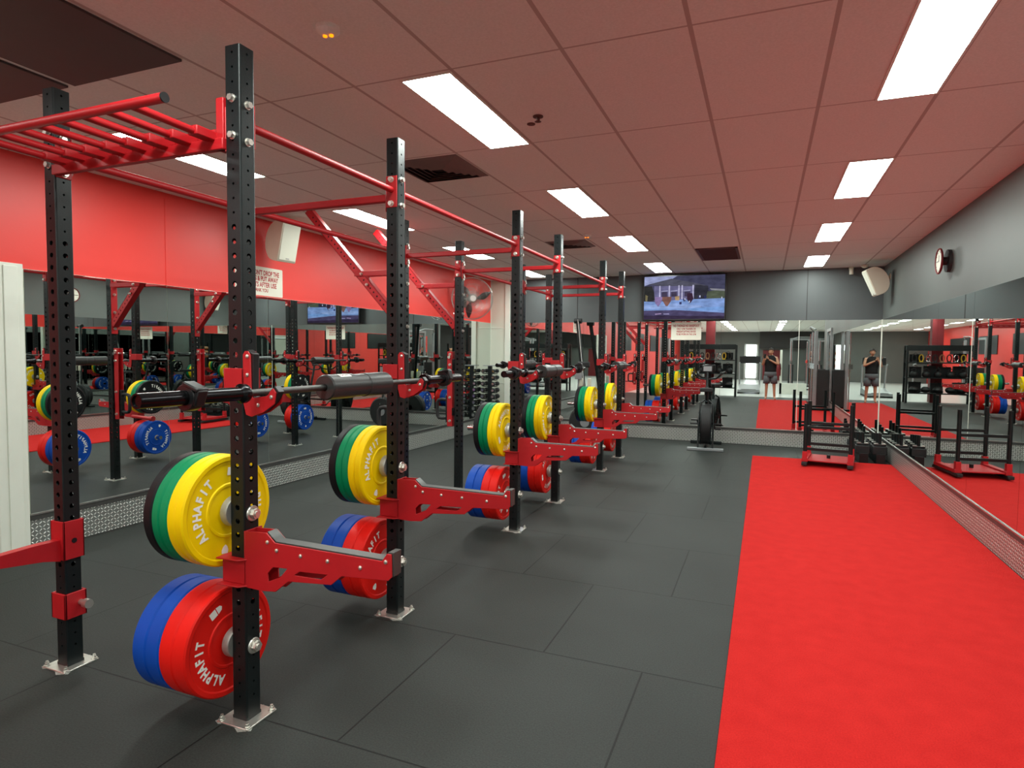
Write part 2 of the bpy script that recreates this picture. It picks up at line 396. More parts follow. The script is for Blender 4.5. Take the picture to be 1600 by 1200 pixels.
# mirrors (each sheet its own object)
def mirror(axis, a, b, w, d, label):
    mb = MB()
    if axis == 'y': mb.box((w, a+.0015, ZM0+.005), (w+d*.006, b-.0015, ZM1-.002))
    else: mb.box((a+.0015, w, ZM0+.005), (b-.0015, w+d*.006, ZM1-.002))
    o = mb.build('wall_mirror', M['mirror'], smooth=False); tag(o, label, 'mirror', 'frameless wall mirror sheets')
    return o
ordn = ['nearest', 'second', 'third', 'fourth', 'fifth', 'sixth', 'seventh', 'eighth']
ys = [2.82, 3.97, 5.17, 6.36, 7.55, 8.74, 9.87, YF-.015]
for i in range(len(ys)-1): mirror('y', ys[i], ys[i+1], XL, 1, 'frameless mirror sheet on the left wall under the red band, %s from the camera' % ordn[i])
xs = [XW, -3.07, -1.88, -.69, .5, XR-.012]
nm = ['beside the cream panel, leftmost on the far wall', 'second from the left on the far wall, behind the farthest racks', 'under the left half of the television', 'under the right half of the television behind the air bike', 'rightmost on the far wall, behind the red sled']
for i in range(len(xs)-1): mirror('x', xs[i], xs[i+1], YF, -1, 'frameless mirror sheet '+nm[i])
ys = [2.0, 2.88, 4.07, 5.26, 6.45, 7.64, 8.83, YF-.012]
for i in range(len(ys)-1): mirror('y', ys[i], ys[i+1], XR, -1, 'frameless mirror sheet on the right wall along the turf, %s from the camera' % ordn[i])
mb = MB(); mb.box((XR-.014, YF-.014, ZM0), (XR, YF, ZM1)); struct('trim_5', mb, M['whitetrim'], smooth=False)
mb = MB()
for a, w_ in ((.5, YF),): mb.box((a-.004, w_-.008, ZM0), (a+.004, w_-.006, ZM1))
struct('trim_6', mb, M['whitetrim'], smooth=False)

for k, (a_, b_) in enumerate(((-2.6, -1.4), (-5.4, -3.6), (-9.2, -7.0), (-13.5, -10.5))):
    mb = MB(); mb.box((XL, a_, 1.62), (XL+.03, b_, 2.35)); tag(mb.build('dark_wall_panel', M['plastic'], smooth=False, bevel=.004), 'dark glossy panel high on the red left wall behind the camera, %s one back' % ordn[k], 'panel', 'dark panels on the red wall')
# door on the left wall
mb = MB()
mb.box((XL-.1, DY1, 0), (XL+.02, DY1+.19, 2.09)); mb.box((XL-.1, DY0-.19, 0), (XL+.02, DY0, 2.09)); mb.box((XL-.1, DY0, 1.98), (XL+.02, DY1, 2.09))
mb.box((XL+.02, DY1+.06, 0), (XL+.03, DY1+.15, 2.07)); mb.box((XL-.05, DY1-.02, 0), (XL-.01, DY1, 1.98))
fr = struct('trim_7', mb, M['whitetrim'], smooth=False, bevel=.004)
mb = MB(); mb.box((XL-.10, DY0+.005, .05), (XL-.055, DY1-.022, 1.975))
door = struct('door_1', mb, M['cream'], smooth=False, bevel=.003)
mb = MB(); mb.lathe([(0, .028), (.008, .028), (.01, .012), (.04, .012), (.045, .024), (.06, .028), (.072, .022), (.078, 0.001)], (XL-.055, DY1-.09, .98), (1, 0, 0), 20)
mb.build('knob', M['chrome'], door)
mb = MB(); mb.box((XL-.1, DY0, 0), (XL+.0, DY1, .045)); struct('trim_8', mb, M['darkwall'], smooth=False)

# turf strip
mb = MB(); mb.box((-.126, -.42, 0), (XR-.012, 9.78, .012))
tag(mb.build('turf_strip', M['turf'], smooth=False), 'long bright red artificial turf lane along the right wall mirrors', 'turf')

# ------------------------------------------------------------------ ceiling lights
def lamp(x0, x1, y0, y1, label):
    mb = MB(); z = ZC
    for a, b in (((x0-.012, y0-.012), (x1+.012, y0)), ((x0-.012, y1), (x1+.012, y1+.012)), ((x0-.012, y0), (x0, y1)), ((x1, y0), (x1+.012, y1))):
        mb.box((a[0], a[1], z-.006), (b[0], b[1], z))
    t = thing('ceiling_light', label, 'light', ((x0+x1)/2, (y0+y1)/2, z), 0, 'recessed ceiling light panels')
    f = mb.build('frame', M['whitetrim'], None, smooth=False); f.parent = t; f.matrix_parent_inverse = Matrix.Translation(Vector(t.location)).inverted()
    m2 = MB(); m2.add([(x0, y0, z-.003), (x1, y0, z-.003), (x1, y1, z-.003), (x0, y1, z-.003)], [(0, 3, 2, 1)])
    d = m2.build('diffuser', M['light'], None, smooth=False); d.parent = t; d.matrix_parent_inverse = Matrix.Translation(Vector(t.location)).inverted()
    # keep normals pointing down
    return t
rows = [('centre', -1.745, -1.475), ('right', .52, .785), ('left', -3.965, -3.70)]
yn = [2.775, 5.04, 7.28, 9.56]
for rn, x0, x1 in rows:
    for i, y in enumerate(yn):
        lamp(x0, x1, y, y+1.10, 'long white ceiling light panel, %s of the %s row' % (['nearest visible', 'second visible', 'third', 'farthest'][i], rn))
    for k in range(1, 9):
        y = 2.775-2.27*k
        lamp(x0, x1, y, y+1.10, 'ceiling light panel behind the camera, %s one back in the %s row' % (['first', 'second', 'third', 'fourth', 'fifth', 'sixth', 'seventh', 'eighth'][k-1], rn))
for k in range(1, 9, 2):
    y = 2.775-2.27*k
    lamp(3.3, 3.57, y, y+1.1, 'ceiling light panel over the machine area behind the camera, %s of four' % ['first', 'second', 'third', 'fourth', 'fifth', 'sixth', 'seventh', 'eighth'][k//2])

# ceiling fittings
def in_thing(o, t):
    o.parent = t; o.matrix_parent_inverse = Matrix.Translation(Vector(t.location)).inverted(); return o
def ceil_panel(x0, x1, y0, y1, label):
    mb = MB(); mb.box((x0, y0, ZC-.012), (x1, y1, ZC))
    return tag(mb.build('ceiling_vent_panel', M['grille'], smooth=False, bevel=.003), label, 'ceiling panel', 'dark ceiling panels')
ceil_panel(-3.37, -2.6, 1.0, 2.2, 'dark brown flat ceiling panel above the near end of the rig, the right one of two')
ceil_panel(-4.2, -3.42, 1.0, 2.2, 'dark brown flat ceiling panel near the left wall, the left one of two')
def diffuser(x, y, s, label):
    t = thing('air_diffuser', label, 'vent', (x, y, ZC), 0, 'square ceiling air diffusers')
    mb = MB()
    h = s/2
    def ring(a, b, z0, z1):
        # sloped square ring
        vs = [(sx*a, sy*a, z0) for sx, sy in ((-1, -1), (1, -1), (1, 1), (-1, 1))]+[(sx*b, sy*b, z1) for sx, sy in ((-1, -1), (1, -1), (1, 1), (-1, 1))]
        mb.add(vs, [(i, (i+1) % 4, 4+(i+1) % 4, 4+i) for i in range(4)])
    ring(h, h-.02, -.002, -.008)
    for k in range(5):
        a = h-.02-k*.045; ring(a, a-.03, -.004, -.02)
    o = mb.build('louvre', M['louvre'], t, smooth=False)
    s2 = o.modifiers.new('s', 'SOLIDIFY'); s2.thickness = .002
    mb = MB(); mb.box((-h+.02, -h+.02, -.003), (h-.02, h-.02, 0)); mb.build('backing', M['darkwall'], t, smooth=False)
diffuser(-2.31, 4.19, .56, 'square dark louvred air diffuser in the ceiling, nearer one')
diffuser(-2.31, 7.6, .52, 'square dark louvred air diffuser in the ceiling, farther one by the far racks')
t = thing('return_air_grille', 'square brown return air grille in the ceiling before the television', 'vent', (-.62, 8.97, ZC))
mb = MB(); a, b = .26, .52
mb.box((-a, -b, -.012), (a, -b+.03, 0)); mb.box((-a, b-.03, -.012), (a, b, 0)); mb.box((-a, -b, -.012), (-a+.03, b, 0)); mb.box((a-.03, -b, -.012), (a, b, 0)); mb.build('frame', M['return'], t, smooth=False)
mb = MB()
for i in range(24): y = -b+.05+i*.0395; mb.box((-a+.03, y, -.010), (a-.03, y+.012, -.001))
mb.build('slats', M['return'], t, smooth=False)
mb = MB(); mb.box((-a+.03, -b+.03, -.001), (a-.03, b-.03, 0)); mb.build('backing', M['darkwall'], t, smooth=False)
def detector(x, y, label):
    t = thing('smoke_detector', label, 'detector', (x, y, ZC), 0, 'ceiling detectors with amber lights')
    mb = MB(); mb.lathe([(0, .05), (-.018, .05), (-.03, .035), (-.034, .001)], (0, 0, 0), (0, 0, 1), 24); mb.build('housing', M['ceiling'], t)
    mb = MB(); mb.cyl((-.014, 0, -.032), (-.014, 0, -.038), .009, 10); mb.cyl((.014, .006, -.032), (.014, .006, -.038), .009, 10); mb.build('indicator_light', M['amber'], t)
detector(-1.76, 2.21, 'small round ceiling detector glowing amber, near the top left')
detector(-1.95, 7.05, 'small round ceiling detector glowing amber, beyond the second centre light')
t = thing('sprinkler_head', 'small dark sprinkler head in the ceiling right of the first centre light', 'sprinkler', (-1.26, 3.46, ZC))
mb = MB(); mb.lathe([(0, .03), (-.006, .03), (-.008, .012), (-.03, .01), (-.032, .02), (-.036, .001)], (0, 0, 0), (0, 0, 1), 16); mb.build('rosette', M['return'], t)
mb = MB(); mb.lathe([(0, .025), (-.004, .025), (-.006, .001)], (-.08, .1, 0), (0, 0, 1), 14); mb.build('cap', M['return'], t)

# ------------------------------------------------------------------ upright post (shared mesh)
HP, S2 = 2.665, .0375
def post_mesh():
    mb = MB(); rr = .007; n = 10; cell = .055; wall = .0055
    hw = S2-rr
    z0 = .02; ncell = 48
    faces = []
    def face(fn):
        # fn(u, z, depth)
        for k in range(ncell):
            za = z0+k*cell; zb = za+cell; zc = (za+zb)/2
            big = .46 < zc < 1.98
            r = .0115 if big else .0052
            if zc < .10: r = 0
            o = len(mb.v)
            if r == 0:
                mb.add([fn(-hw, za, 0), fn(hw, za, 0), fn(hw, zb, 0), fn(-hw, zb, 0)], [(0, 1, 2, 3)]); continue
            ring = []; sq = []
            for i in range(12):
                t = 2*PI*i/12; ring.append((r*math.cos(t), zc+r*math.sin(t)))
            for i in range(12):
                t = 2*PI*i/12; c, s_ = math.cos(t), math.sin(t); m_ = max(abs(c), abs(s_))
                sq.append((hw*c/m_, zc+(cell/2)*s_/m_))
            vs = [fn(u, z, 0) for u, z in ring]+[fn(u, z, 0) for u, z in sq]+[fn(u, z, wall) for u, z in ring]
            fs = []
            for i in range(12):
                j = (i+1) % 12; fs.append((12+i, 12+j, j, i)); fs.append((i, j, 24+j, 24+i))
            mb.add(vs, fs)
            # corners of the cell
            for cu, cz in ((1, 1), (-1, 1), (-1, -1), (1, -1)):
                pass
            idx = {(1, 1): (1, 2), (-1, 1): (4, 5), (-1, -1): (7, 8), (1, -1): (10, 11)}
            for (cu, cz), (i, j) in idx.items():
                mb.add([fn(sq[i][0], sq[i][1], 0), fn(cu*hw, zc+cz*cell/2, 0), fn(sq[j][0], sq[j][1], 0)], [(0, 1, 2)])
    for q in range(4):
        c, s_ = round(math.cos(q*PI/2)), round(math.sin(q*PI/2))
        face(lambda u, z, d, c=c, s_=s_: (c*(S2-d)-s_*u, s_*(S2-d)+c*u, z))
        # rounded corner
        cx, cy = hw*(c-s_), hw*(s_+c)
        vs = []; k = 5; a0 = q*PI/2
        for z in (z0, z0+ncell*cell):
            for i in range(k): t = a0+PI/2*i/(k-1); vs.append((cx+rr*math.cos(t), cy+rr*math.sin(t), z))
        mb.add(vs, [(i, i+1, k+i+1, k+i) for i in range(k-1)])
    ztop = z0+ncell*cell
    mb.box((-hw, -hw, ztop-.02), (hw, hw, ztop-.003))
    mb.box((-S2, -S2, .008), (S2, S2, z0))
    me_o = mb.build('upright', M['post'], smooth=True, angle=.9)
    return me_o
XF, XLR = -1.9186, -1.9186-1.094
YS6 = [1.881, 2.981, 4.809, 5.909, 7.737, 8.837]
TOPZ = 2.37
rig = thing('power_rack_rig', 'long black and red bolted squat rig of perforated uprights, pull-up bars and crossbeams', 'rack', (0, 0, 0))
up0 = post_mesh(); up0.parent = rig
bp_ = MB(); bp_.box((-.08, -.08, 0), (.08, .08, .008)); bpo = bp_.build('base_plate', M['zinc'], up0, bevel=.002)
_r = random.Random(3); sc_pts = []
for k in range(28):
    a = 2*PI*k/28; m_ = max(abs(math.cos(a)), abs(math.sin(a))); rr_ = .078/m_+_r.choice((-.01, .0, .022, .03, -.01))*_r.random()-.002
    sc_pts.append((rr_*math.cos(a), rr_*math.sin(a)))
mb = MB(); mb.prism([sc_pts], .0003, .0015, lambda u, v, t: (u, v, t)); mb.build('floor_adhesive', M['sealant'], up0, smooth=False)
for sx in (-1, 1):
    for sy in (-1, 1):
        mb = MB(); mb.cyl((sx*.066, sy*.066, .008), (sx*.066, sy*.066, .012), .014, 16); mb.cyl((sx*.066, sy*.066, .012), (sx*.066, sy*.066, .022), .010, 6); mb.cyl((sx*.066, sy*.066, .022), (sx*.066, sy*.066, .03), .006, 10)
        mb.build('anchor_bolt', M['zinc'], up0)
first = True
for X in (XF, XLR):
    for y in YS6:
        if first: o = up0; first = False
        else: o = copy_tree(up0, rig)
        o.location = (X, y, 0)
def bolt(mb, p, ax, r=.013, h=.014):
    p = Vector(p); ax = Vector(ax)
    mb.cyl(p, p+ax*.003, r*1.25, 14); mb.cyl(p+ax*.003, p+ax*(.003+h), r, 6)
# pull-up bars between uprights + end plates with bolts
def gusset_y(X, y, sgn, parent, z=TOPZ, h=.17):
    mb = MB(); mb.box((X-.035, y, z-h/2), (X+.035, y+sgn*.006, z+h/2)); o = mb.build('end_plate', M['red'], parent, bevel=.003)
    mb = MB()
    for dz in (-h/2+.02, h/2-.02): bolt(mb, (X, y+sgn*.006, z+dz), (0, sgn, 0))
    mb.build('bolts', M['zinc'], parent)
def gusset_x(x, Y, sgn, parent, z=TOPZ, h=.17):
    mb = MB(); mb.box((x, Y-.035, z-h/2), (x+sgn*.006, Y+.035, z+h/2)); mb.build('end_plate', M['red'], parent, bevel=.003)
    mb = MB()
    for dz in (-h/2+.02, h/2-.02): bolt(mb, (x+sgn*.006, Y, z+dz), (sgn, 0, 0))
    mb.build('bolts', M['zinc'], parent)
for i in range(5):
    ya, yb = YS6[i]+S2, YS6[i+1]-S2
    mb = MB(); mb.cyl((XF, ya+.006, TOPZ+.01), (XF, yb-.006, TOPZ+.01), .0165, 20)
    o = mb.build('pull_up_bar', M['red'], rig)
    gusset_y(XF, ya, 1, o); gusset_y(XF, yb, -1, o)
    # bolt heads on the opposite and outer faces
for i in (0, 1, 2, 3, 4):
    ya, yb = YS6[i]+S2, YS6[i+1]-S2
    mb = MB()
    mb.cyl((XLR, ya+.006, TOPZ), (XLR, yb-.006, TOPZ), .019, 20)
    o = mb.build('crossbeam', M['red'], rig)
    gusset_y(XLR, ya, 1, o); gusset_y(XLR, yb, -1, o)
for i, y in enumerate(YS6):
    xa, xb = XLR+S2, XF-S2
    mb = MB(); mb.box((xa+.006, y-.02, TOPZ-.045), (xb-.006, y+.02, TOPZ-.005)); o = mb.build('crossbeam', M['red'], rig, bevel=.006)
    gusset_x(xa, y, 1, o, TOPZ-.02); gusset_x(xb, y, -1, o, TOPZ-.02)
# bolts on the outer faces of each upright
bo = None
for X in (XF, XLR):
    for y in YS6:
        for z in (TOPZ-.07, TOPZ+.07):
            for p, rot in (((X+S2, y, z), 0), ((X, y-S2-(.006 if y != YS6[0] else 0), z+.02), 1)):
                if rot and y != YS6[0]: continue
                if bo is None: mb = MB(); bolt(mb, (0, 0, 0), (1, 0, 0)); bo = mb.build('bolt', M['zinc'], rig); o = bo
                else: o = bo.copy(); COL.objects.link(o); o.parent = rig
                o.location = p; o.rotation_euler = (0, 0, -PI/2 if rot else 0)
# monkey-bar pull-up ladder in front of the first bay
mon = MB(); ymon, zmon = 1.50, 2.325
mon.cyl((XF+.06, ymon, zmon), (XLR-.35, ymon, zmon), .0165, 20)
mono = mon.build('pull_up_ladder', M['red'], rig)
mb = MB(); mb.cyl((XF+.06, ymon, zmon), (XF+.066, ymon, zmon), .017, 20); mb.build('end_cap', M['plastic'], mono)
for k in range(8):
    x = XF-.10-k*.125
    mb = MB(); mb.tube([(x, ymon, zmon-.002), (x, YS6[0]-.13, TOPZ-.05)], .0145, 12)
    o = mb.build('rung', M['red'], mono)
    mb = MB(); mb.box((x-.024, YS6[0]-.135, TOPZ-.065), (x+.024, YS6[0]-.02, TOPZ-.03)); mb.build('rung_bracket', M['red'], mono, bevel=.004)
mb = MB(); mb.box((XLR+S2, YS6[0]-.052, TOPZ-.1), (XF-S2, YS6[0]-.022, TOPZ-.055)); mb.build('support_rail', M['red'], mono, bevel=.004)
mb = MB(); mb.box((XF-.08, YS6[0]-.044, TOPZ-.1), (XF-S2-.004, YS6[0]+.03, TOPZ+.1)); mb.build('side_plate', M['red'], mono, bevel=.004)
# bag brackets: 45-degree arms on the two middle uprights of the left row
for y in (YS6[2], YS6[3]):
    mb = MB(); d = Vector((-1, 0, 1.06)).normalized(); n_ = Vector((d.z, 0, -d.x))
    p0 = Vector((XLR-.04, y, 1.76)); L_ = 1.46; hw = .036
    Mx = Matrix(((d.x, 0, n_.x, p0.x), (d.y, 1, n_.y, p0.y), (d.z, 0, n_.z, p0.z), (0, 0, 0, 1)))
    # channel with a row of small holes (both webs)
    for off in (-.03, .03):
        holes = []
        for k in range(26):
            c = .06+k*.052
            if c > L_-.05: break
            holes.append([(c+.009*math.cos(-2*PI*i/8), .009*math.sin(-2*PI*i/8)) for i in range(8)])
        mb.prism([[(0, -hw), (L_, -hw), (L_, hw), (0, hw)]]+holes, off-.002, off+.002, lambda u, v, t: Mx @ Vector((u, t, v)))
    mb.box((0, -.032, -hw), (L_, .032, -hw+.004), 0, Mx); mb.box((0, -.032, hw-.004), (L_, .032, hw), 0, Mx)
    o = mb.build('bag_bracket_arm', M['red'], rig, smooth=False)
    mb = MB(); mb.box((.01, -.026, -hw+.006), (L_-.01, .026, hw-.006), 0, Mx); mb.build('hollow_shade', M['plastic'], o, smooth=False)  # black filler standing in for the shade inside the hollow channel
    mb = MB(); mb.box((XLR-S2-.008, y-.036, 1.66), (XLR-S2, y+.036, 2.29)); mb.build('mount_plate', M['red'], o, bevel=.003)
    mb = MB()
    for s_ in (-1, 1): mb.box((XLR-S2, y+s_*.042, 2.18), (XLR-.50, y+s_*.034, 2.225))
    mb.build('strut', M['red'], o, bevel=.003)
    mb = MB()
    for z in (1.72, 1.9, 2.1, 2.26): bolt(mb, (XLR-S2-.008, y, z), (-1, 0, 0)); bolt(mb, (XLR+S2, y, z), (1, 0, 0))
    for x_, z_ in ((XLR-.42, 2.2), (XLR-.36, 2.1)): bolt(mb, (x_, y-.044, z_), (0, -1, 0), .011)
    mb.build('bolts', M['zinc'], o)

# storage pegs
HZ = (.845, .305)
for y in YS6:
    for z in HZ:
        x0 = XF-S2
        mb = MB(); mb.cyl((x0-.004, y, z), (x0-.40, y, z), .0245, 24); o = mb.build('storage_peg', M['chrome'], rig)
        mb = MB(); mb.lathe([(0, .0245), (0, .058), (-.008, .061), (-.03, .061), (-.036, .052), (-.04, .0245)], (x0, y, z), (1, 0, 0), 32); mb.build('collar', M['steel'], o)
        mb = MB(); mb.lathe([(0, .001), (0, .030), (.004, .032), (.008, .030), (.009, .02)], (XF+S2, y, z), (1, 0, 0), 24); mb.cyl((XF+S2+.008, y, z), (XF+S2+.026, y, z), .021, 6); mb.cyl((XF+S2+.026, y, z), (XF+S2+.031, y, z), .012, 12)
        mb.build('bolt', M['zinc'], o)

# ------------------------------------------------------------------ bumper plates
PR = .225
def plate_body(t, small_hub=False):
    h = t/2; mb = MB()
    e = .006; rec = .0045
    half = [(h-e, PR), (h, PR-e), (h, PR-.022), (h-rec, PR-.028), (h-rec, .112), (h-.0005, .108), (h-.0005, .100), (h-rec*.6, .096), (h-rec*.6, .034)]
    prof = [(-x, r) for x, r in reversed(half)]+half+[(h-rec*.6, .0262), (-h+rec*.6, .0262), (-h+rec*.6, .034)]
    mb.lathe(prof, (0, 0, 0), (1, 0, 0), 72)
    return mb
def plate_letters(t):
    mb = MB(); h = t/2-.0045+.0012
    for side in (1, -1):
        def place(ch, ang, rad, size, rot=0, bold=.045):
            # (u right, v up) seen from the face; ang clockwise from top
            a = ang
            def fn(u, v):
                uu = u*math.cos(rot)-v*math.sin(rot); vv = u*math.sin(rot)+v*math.cos(rot)
                ru = uu*math.cos(a)+(rad+vv)*math.sin(a); rv = -uu*math.sin(a)+(rad+vv)*math.cos(a)
                return (side*h, side*ru, rv)
            put_text(mb, ch, size, fn, 0, bold, .84)
        for base in (0, PI):
            for i, ch in enumerate('ALPHAFIT'):
                place(ch, base+(i-3.5)*math.radians(12.3), .152, .052)
        # weight patch and shield
        for a in (math.radians(90),):
            def q(u, v, a=a):
                return (side*h, side*(u*math.cos(a)+(.158+v)*math.sin(a)), -u*math.sin(a)+(.158+v)*math.cos(a))
            mb.add([q(-.026, -.016), q(.006, -.016), q(.006, .016), q(-.026, .016)], [(0, 1, 2, 3)])
            mb.add([q(.010, -.016), q(.030, -.011), q(.037, 0), q(.030, .011), q(.010, .016)], [(0, 1, 2, 3, 4)])
        a = math.radians(270)
        def q(u, v, a=a):
            return (side*h, side*(u*math.cos(a)+(.158+v)*math.sin(a)), -u*math.sin(a)+(.158+v)*math.cos(a))
        mb.add([q(-.015, .016), q(.015, .016), q(.017, .002), q(.010, -.012), q(0, -.020), q(-.010, -.012), q(-.017, .002)], [(0, 1, 2, 3, 4, 5, 6)])
    return mb
protos = {}
def plate_proto(color, t):
    root = thing('bumper_plate', '', 'weight plate')
    b = plate_body(t).build('plate_body', M[color], root, angle=.5)
    l = plate_letters(t).build('raised_lettering', M['white'], root, smooth=False)
    mb = MB(); h = t/2
    mb.lathe([(h-.003, .034), (h, .033), (h, .0256), (-h, .0256), (-h, .033), (-h+.003, .034)], (0, 0, 0), (1, 0, 0), 32); mb.build('steel_hub', M['zinc'], root)
    return root
spec = {'yellow': .040, 'green': .040, 'bblack': .045, 'bred': .069, 'blue': .072}
used = {}
cn = {'yellow': 'yellow', 'green': 'green', 'bblack': 'black', 'bred': 'red', 'blue': 'blue'}
pn = ['nearest', 'second', 'third', 'fourth', 'fifth', 'farthest']
def put_plate(color, x, y, z, rot, label):
    if color not in used: used[color] = o = plate_proto(color, spec[color])
    else: o = copy_tree(used[color])
    o.location = (x, y, z); o.rotation_euler = (rot, 0, 0)
    tag(o, label, 'weight plate', 'bumper plates on the rig storage pegs'); return o
for i, y in enumerate(YS6):
    x = -2.0
    for k, c in enumerate(['yellow', 'yellow', 'green', 'green', 'bblack']):
        t = spec[c]; rot = {0: math.radians(82)}.get(i*10+k, {10: math.radians(65)}.get(i*10+k, random.uniform(0, 6.28)))
        w_ = ['outermost (facing the post)', 'second', 'third', 'fourth', 'last, nearest the left wall'][k]
        nm_ = {'yellow': ['front yellow', 'rear yellow'][k] if k < 2 else '', 'green': ['front green', 'rear green'][k-2] if k in (2, 3) else '', 'bblack': 'black'}[c]
        put_plate(c, x-t/2, y, HZ[0], rot, '%s bumper plate on the upper peg of the %s upright in the right row' % (nm_, pn[i])); x -= t+.001
    x = -2.0
    for k, c in enumerate(['bred', 'bred', 'blue', 'blue']):
        t = spec[c]; rot = {0: math.radians(118)}.get(i*10+k, {10: math.radians(60)}.get(i*10+k, random.uniform(0, 6.28)))
        nm_ = ['front red', 'rear red', 'front blue', 'rear blue'][k]
        put_plate(c, x-t/2, y, HZ[1], rot, '%s bumper plate on the lower peg of the %s upright in the right row' % (nm_, pn[i])); x -= t+.001

# ------------------------------------------------------------------ spotter arms
def mk_spotter():
    root = thing('spotter_arm', '', 'spotter arm'); yo = -.014
    R = lambda l: [(u-XF, v) for u, v in l]
    outer = R([(-1.872, .56), (-1.872, .785), (-1.765, .79), (-1.724, .756), (-1.239, .752), (-1.218, .781), (-1.199, .781), (-1.197, .700), (-1.212, .685), (-1.412, .672), (-1.46, .632), (-1.66, .615), (-1.723, .565), (-1.79, .558)])
    h1 = R([(-1.758, .60), (-1.762, .632), (-1.735, .66), (-1.665, .664), (-1.70, .625)])
    h2 = R([(-1.632, .643), (-1.605, .661), (-1.478, .668), (-1.492, .655), (-1.51, .645)])
    for s_ in (-1, 1):
        mb = MB(); mb.prism([outer, h1, h2], yo+s_*.025, yo+s_*.031, lambda u, v, t: (u, t, v)); mb.build('side_plate', M['red'], root, bevel=.0015)
    # nylon top liner
    mb = MB(); top = R([(-1.765, .76), (-1.765, .795), (-1.723, .761), (-1.237, .757), (-1.216, .786), (-1.193, .786), (-1.193, .70), (-1.215, .70), (-1.24, .735), (-1.73, .735)])
    mb.prism([top], yo-.0245, yo+.0245, lambda u, v, t: (u, t, v)); mb.build('nylon_liner', M['uhmw'], root, bevel=.003)
    # sleeve round the upright, with flared flanges
    mb = MB(); a, b = -.068, .05
    mb.box((a, -.0455, .57), (.046, -.0395, .665)); mb.box((a, .0395, .57), (.046, .0455, .665)); mb.box((.0395, -.0455, .56), (.0465, .0455, .785))
    mb.box((a-.006, -.0455, .57), (a, .0455, .665)); mb.build('sleeve', M['red'], root, bevel=.002)
    mb = MB()
    for z in (.668, .563):
        mb.prism([[(-.0785, -.074), (.03, -.07), (.055, -.045), (.055, .045), (.03, .07), (-.0785, .074)], [(-.0385, -.0385), (-.0385, .0385), (.0385, .0385), (.0385, -.0385)]], z, z+.006, lambda u, v, t: (u, v, t))
    mb.build('flange', M['red'], root, bevel=.002)
    mb = MB()
    for u, v in R([(-1.76, .755), (-1.715, .728), (-1.60, .722), (-1.475, .72), (-1.33, .716), (-1.222, .752)]):
        for s_ in (-1, 1): mb.lathe([(0, .008), (.003, .0075), (.005, .004), (.0055, .0005)], (u, yo+s_*.031, v), (0, s_, 0), 12)
    mb.build('rivets', M['zinc'], root)
    return root
sp0 = mk_spotter()
for i, y in enumerate(YS6):
    o = sp0 if i == 0 else copy_tree(sp0)
    o.location = (XF, y, 0)
    tag(o, 'red steel spotter arm with grey nylon top on the %s upright of the right row' % pn[i], 'spotter arm', 'spotter arms on the right row')
# ------------------------------------------------------------------ J-cups
def mk_jcup(flip=1):
    root = thing('j_cup', '', 'bar hook'); yo = -.022*(1 if flip > 0 else 0)
    q = [(-1.863, 1.245), (-1.835, 1.238), (-1.775, 1.258), (-1.722, 1.292), (-1.713, 1.335), (-1.727, 1.352), (-1.742, 1.34), (-1.756, 1.321), (-1.83, 1.312), (-1.835, 1.33), (-1.838, 1.478), (-1.85, 1.492), (-1.866, 1.492), (-1.876, 1.478), (-1.876, 1.36), (-1.876, 1.29)]
    R = [((u-XF)*flip, v) for u, v in q]
    mb = MB()
    for s_ in (-1, 1): mb.prism([R], yo+s_*.016, yo+s_*.0215, lambda u, v, t: (u, t, v))
    mb.build('side_plate', M['red'], root, bevel=.0015)
    mb = MB(); L2 = [((u-XF)*flip, v) for u, v in [(-1.858, 1.25), (-1.835, 1.246), (-1.775, 1.264), (-1.730, 1.298), (-1.704, 1.338), (-1.722, 1.360), (-1.742, 1.347), (-1.758, 1.322), (-1.828, 1.315), (-1.832, 1.34), (-1.828, 1.482), (-1.858, 1.498)]]
    mb.prism([L2], yo-.0155, yo+.0155, lambda u, v, t: (u, t, v)); mb.build('nylon_liner', M['plastic'], root, bevel=.002)
    mb = MB(); mb.box((flip*-.048, -.046, 1.345), (flip*.046, -.039, 1.425)); mb.box((flip*.0385, -.046, 1.345), (flip*.046, .046, 1.425)); mb.box((flip*-.048, .039, 1.345), (flip*.046, .046, 1.425))
    mb.box((flip*-.055, -.046, 1.345), (flip*-.048, .046, 1.425)); mb.build('sleeve', M['red'], root, bevel=.002)
    mb = MB()
    for u, v in [(-1.852, 1.472), (-1.80, 1.285), (-1.735, 1.318), (-1.853, 1.40)]:
        for s_ in (-1, 1): mb.lathe([(0, .008), (.003, .0075), (.005, .004), (.0055, .0005)], ((u-XF)*flip, yo+s_*.0215, v), (0, s_, 0), 12)
    mb.build('rivets', M['zinc'], root)
    return root
jc0 = mk_jcup()
for i, y in enumerate(YS6):
    o = jc0 if i == 0 else copy_tree(jc0)
    o.location = (XF, y, 0)
    tag(o, 'red barbell hook clamped on the %s upright of the right row' % pn[i], 'bar hook', 'barbell hooks on the rig')
jc1 = mk_jcup(-1)
for i in (4, 5):
    o = jc1 if i == 4 else copy_tree(jc1)
    o.location = (XLR, YS6[i], 0)
    tag(o, 'red barbell hook on the %s upright of the left row, facing the left wall' % pn[i], 'bar hook', 'barbell hooks on the rig')

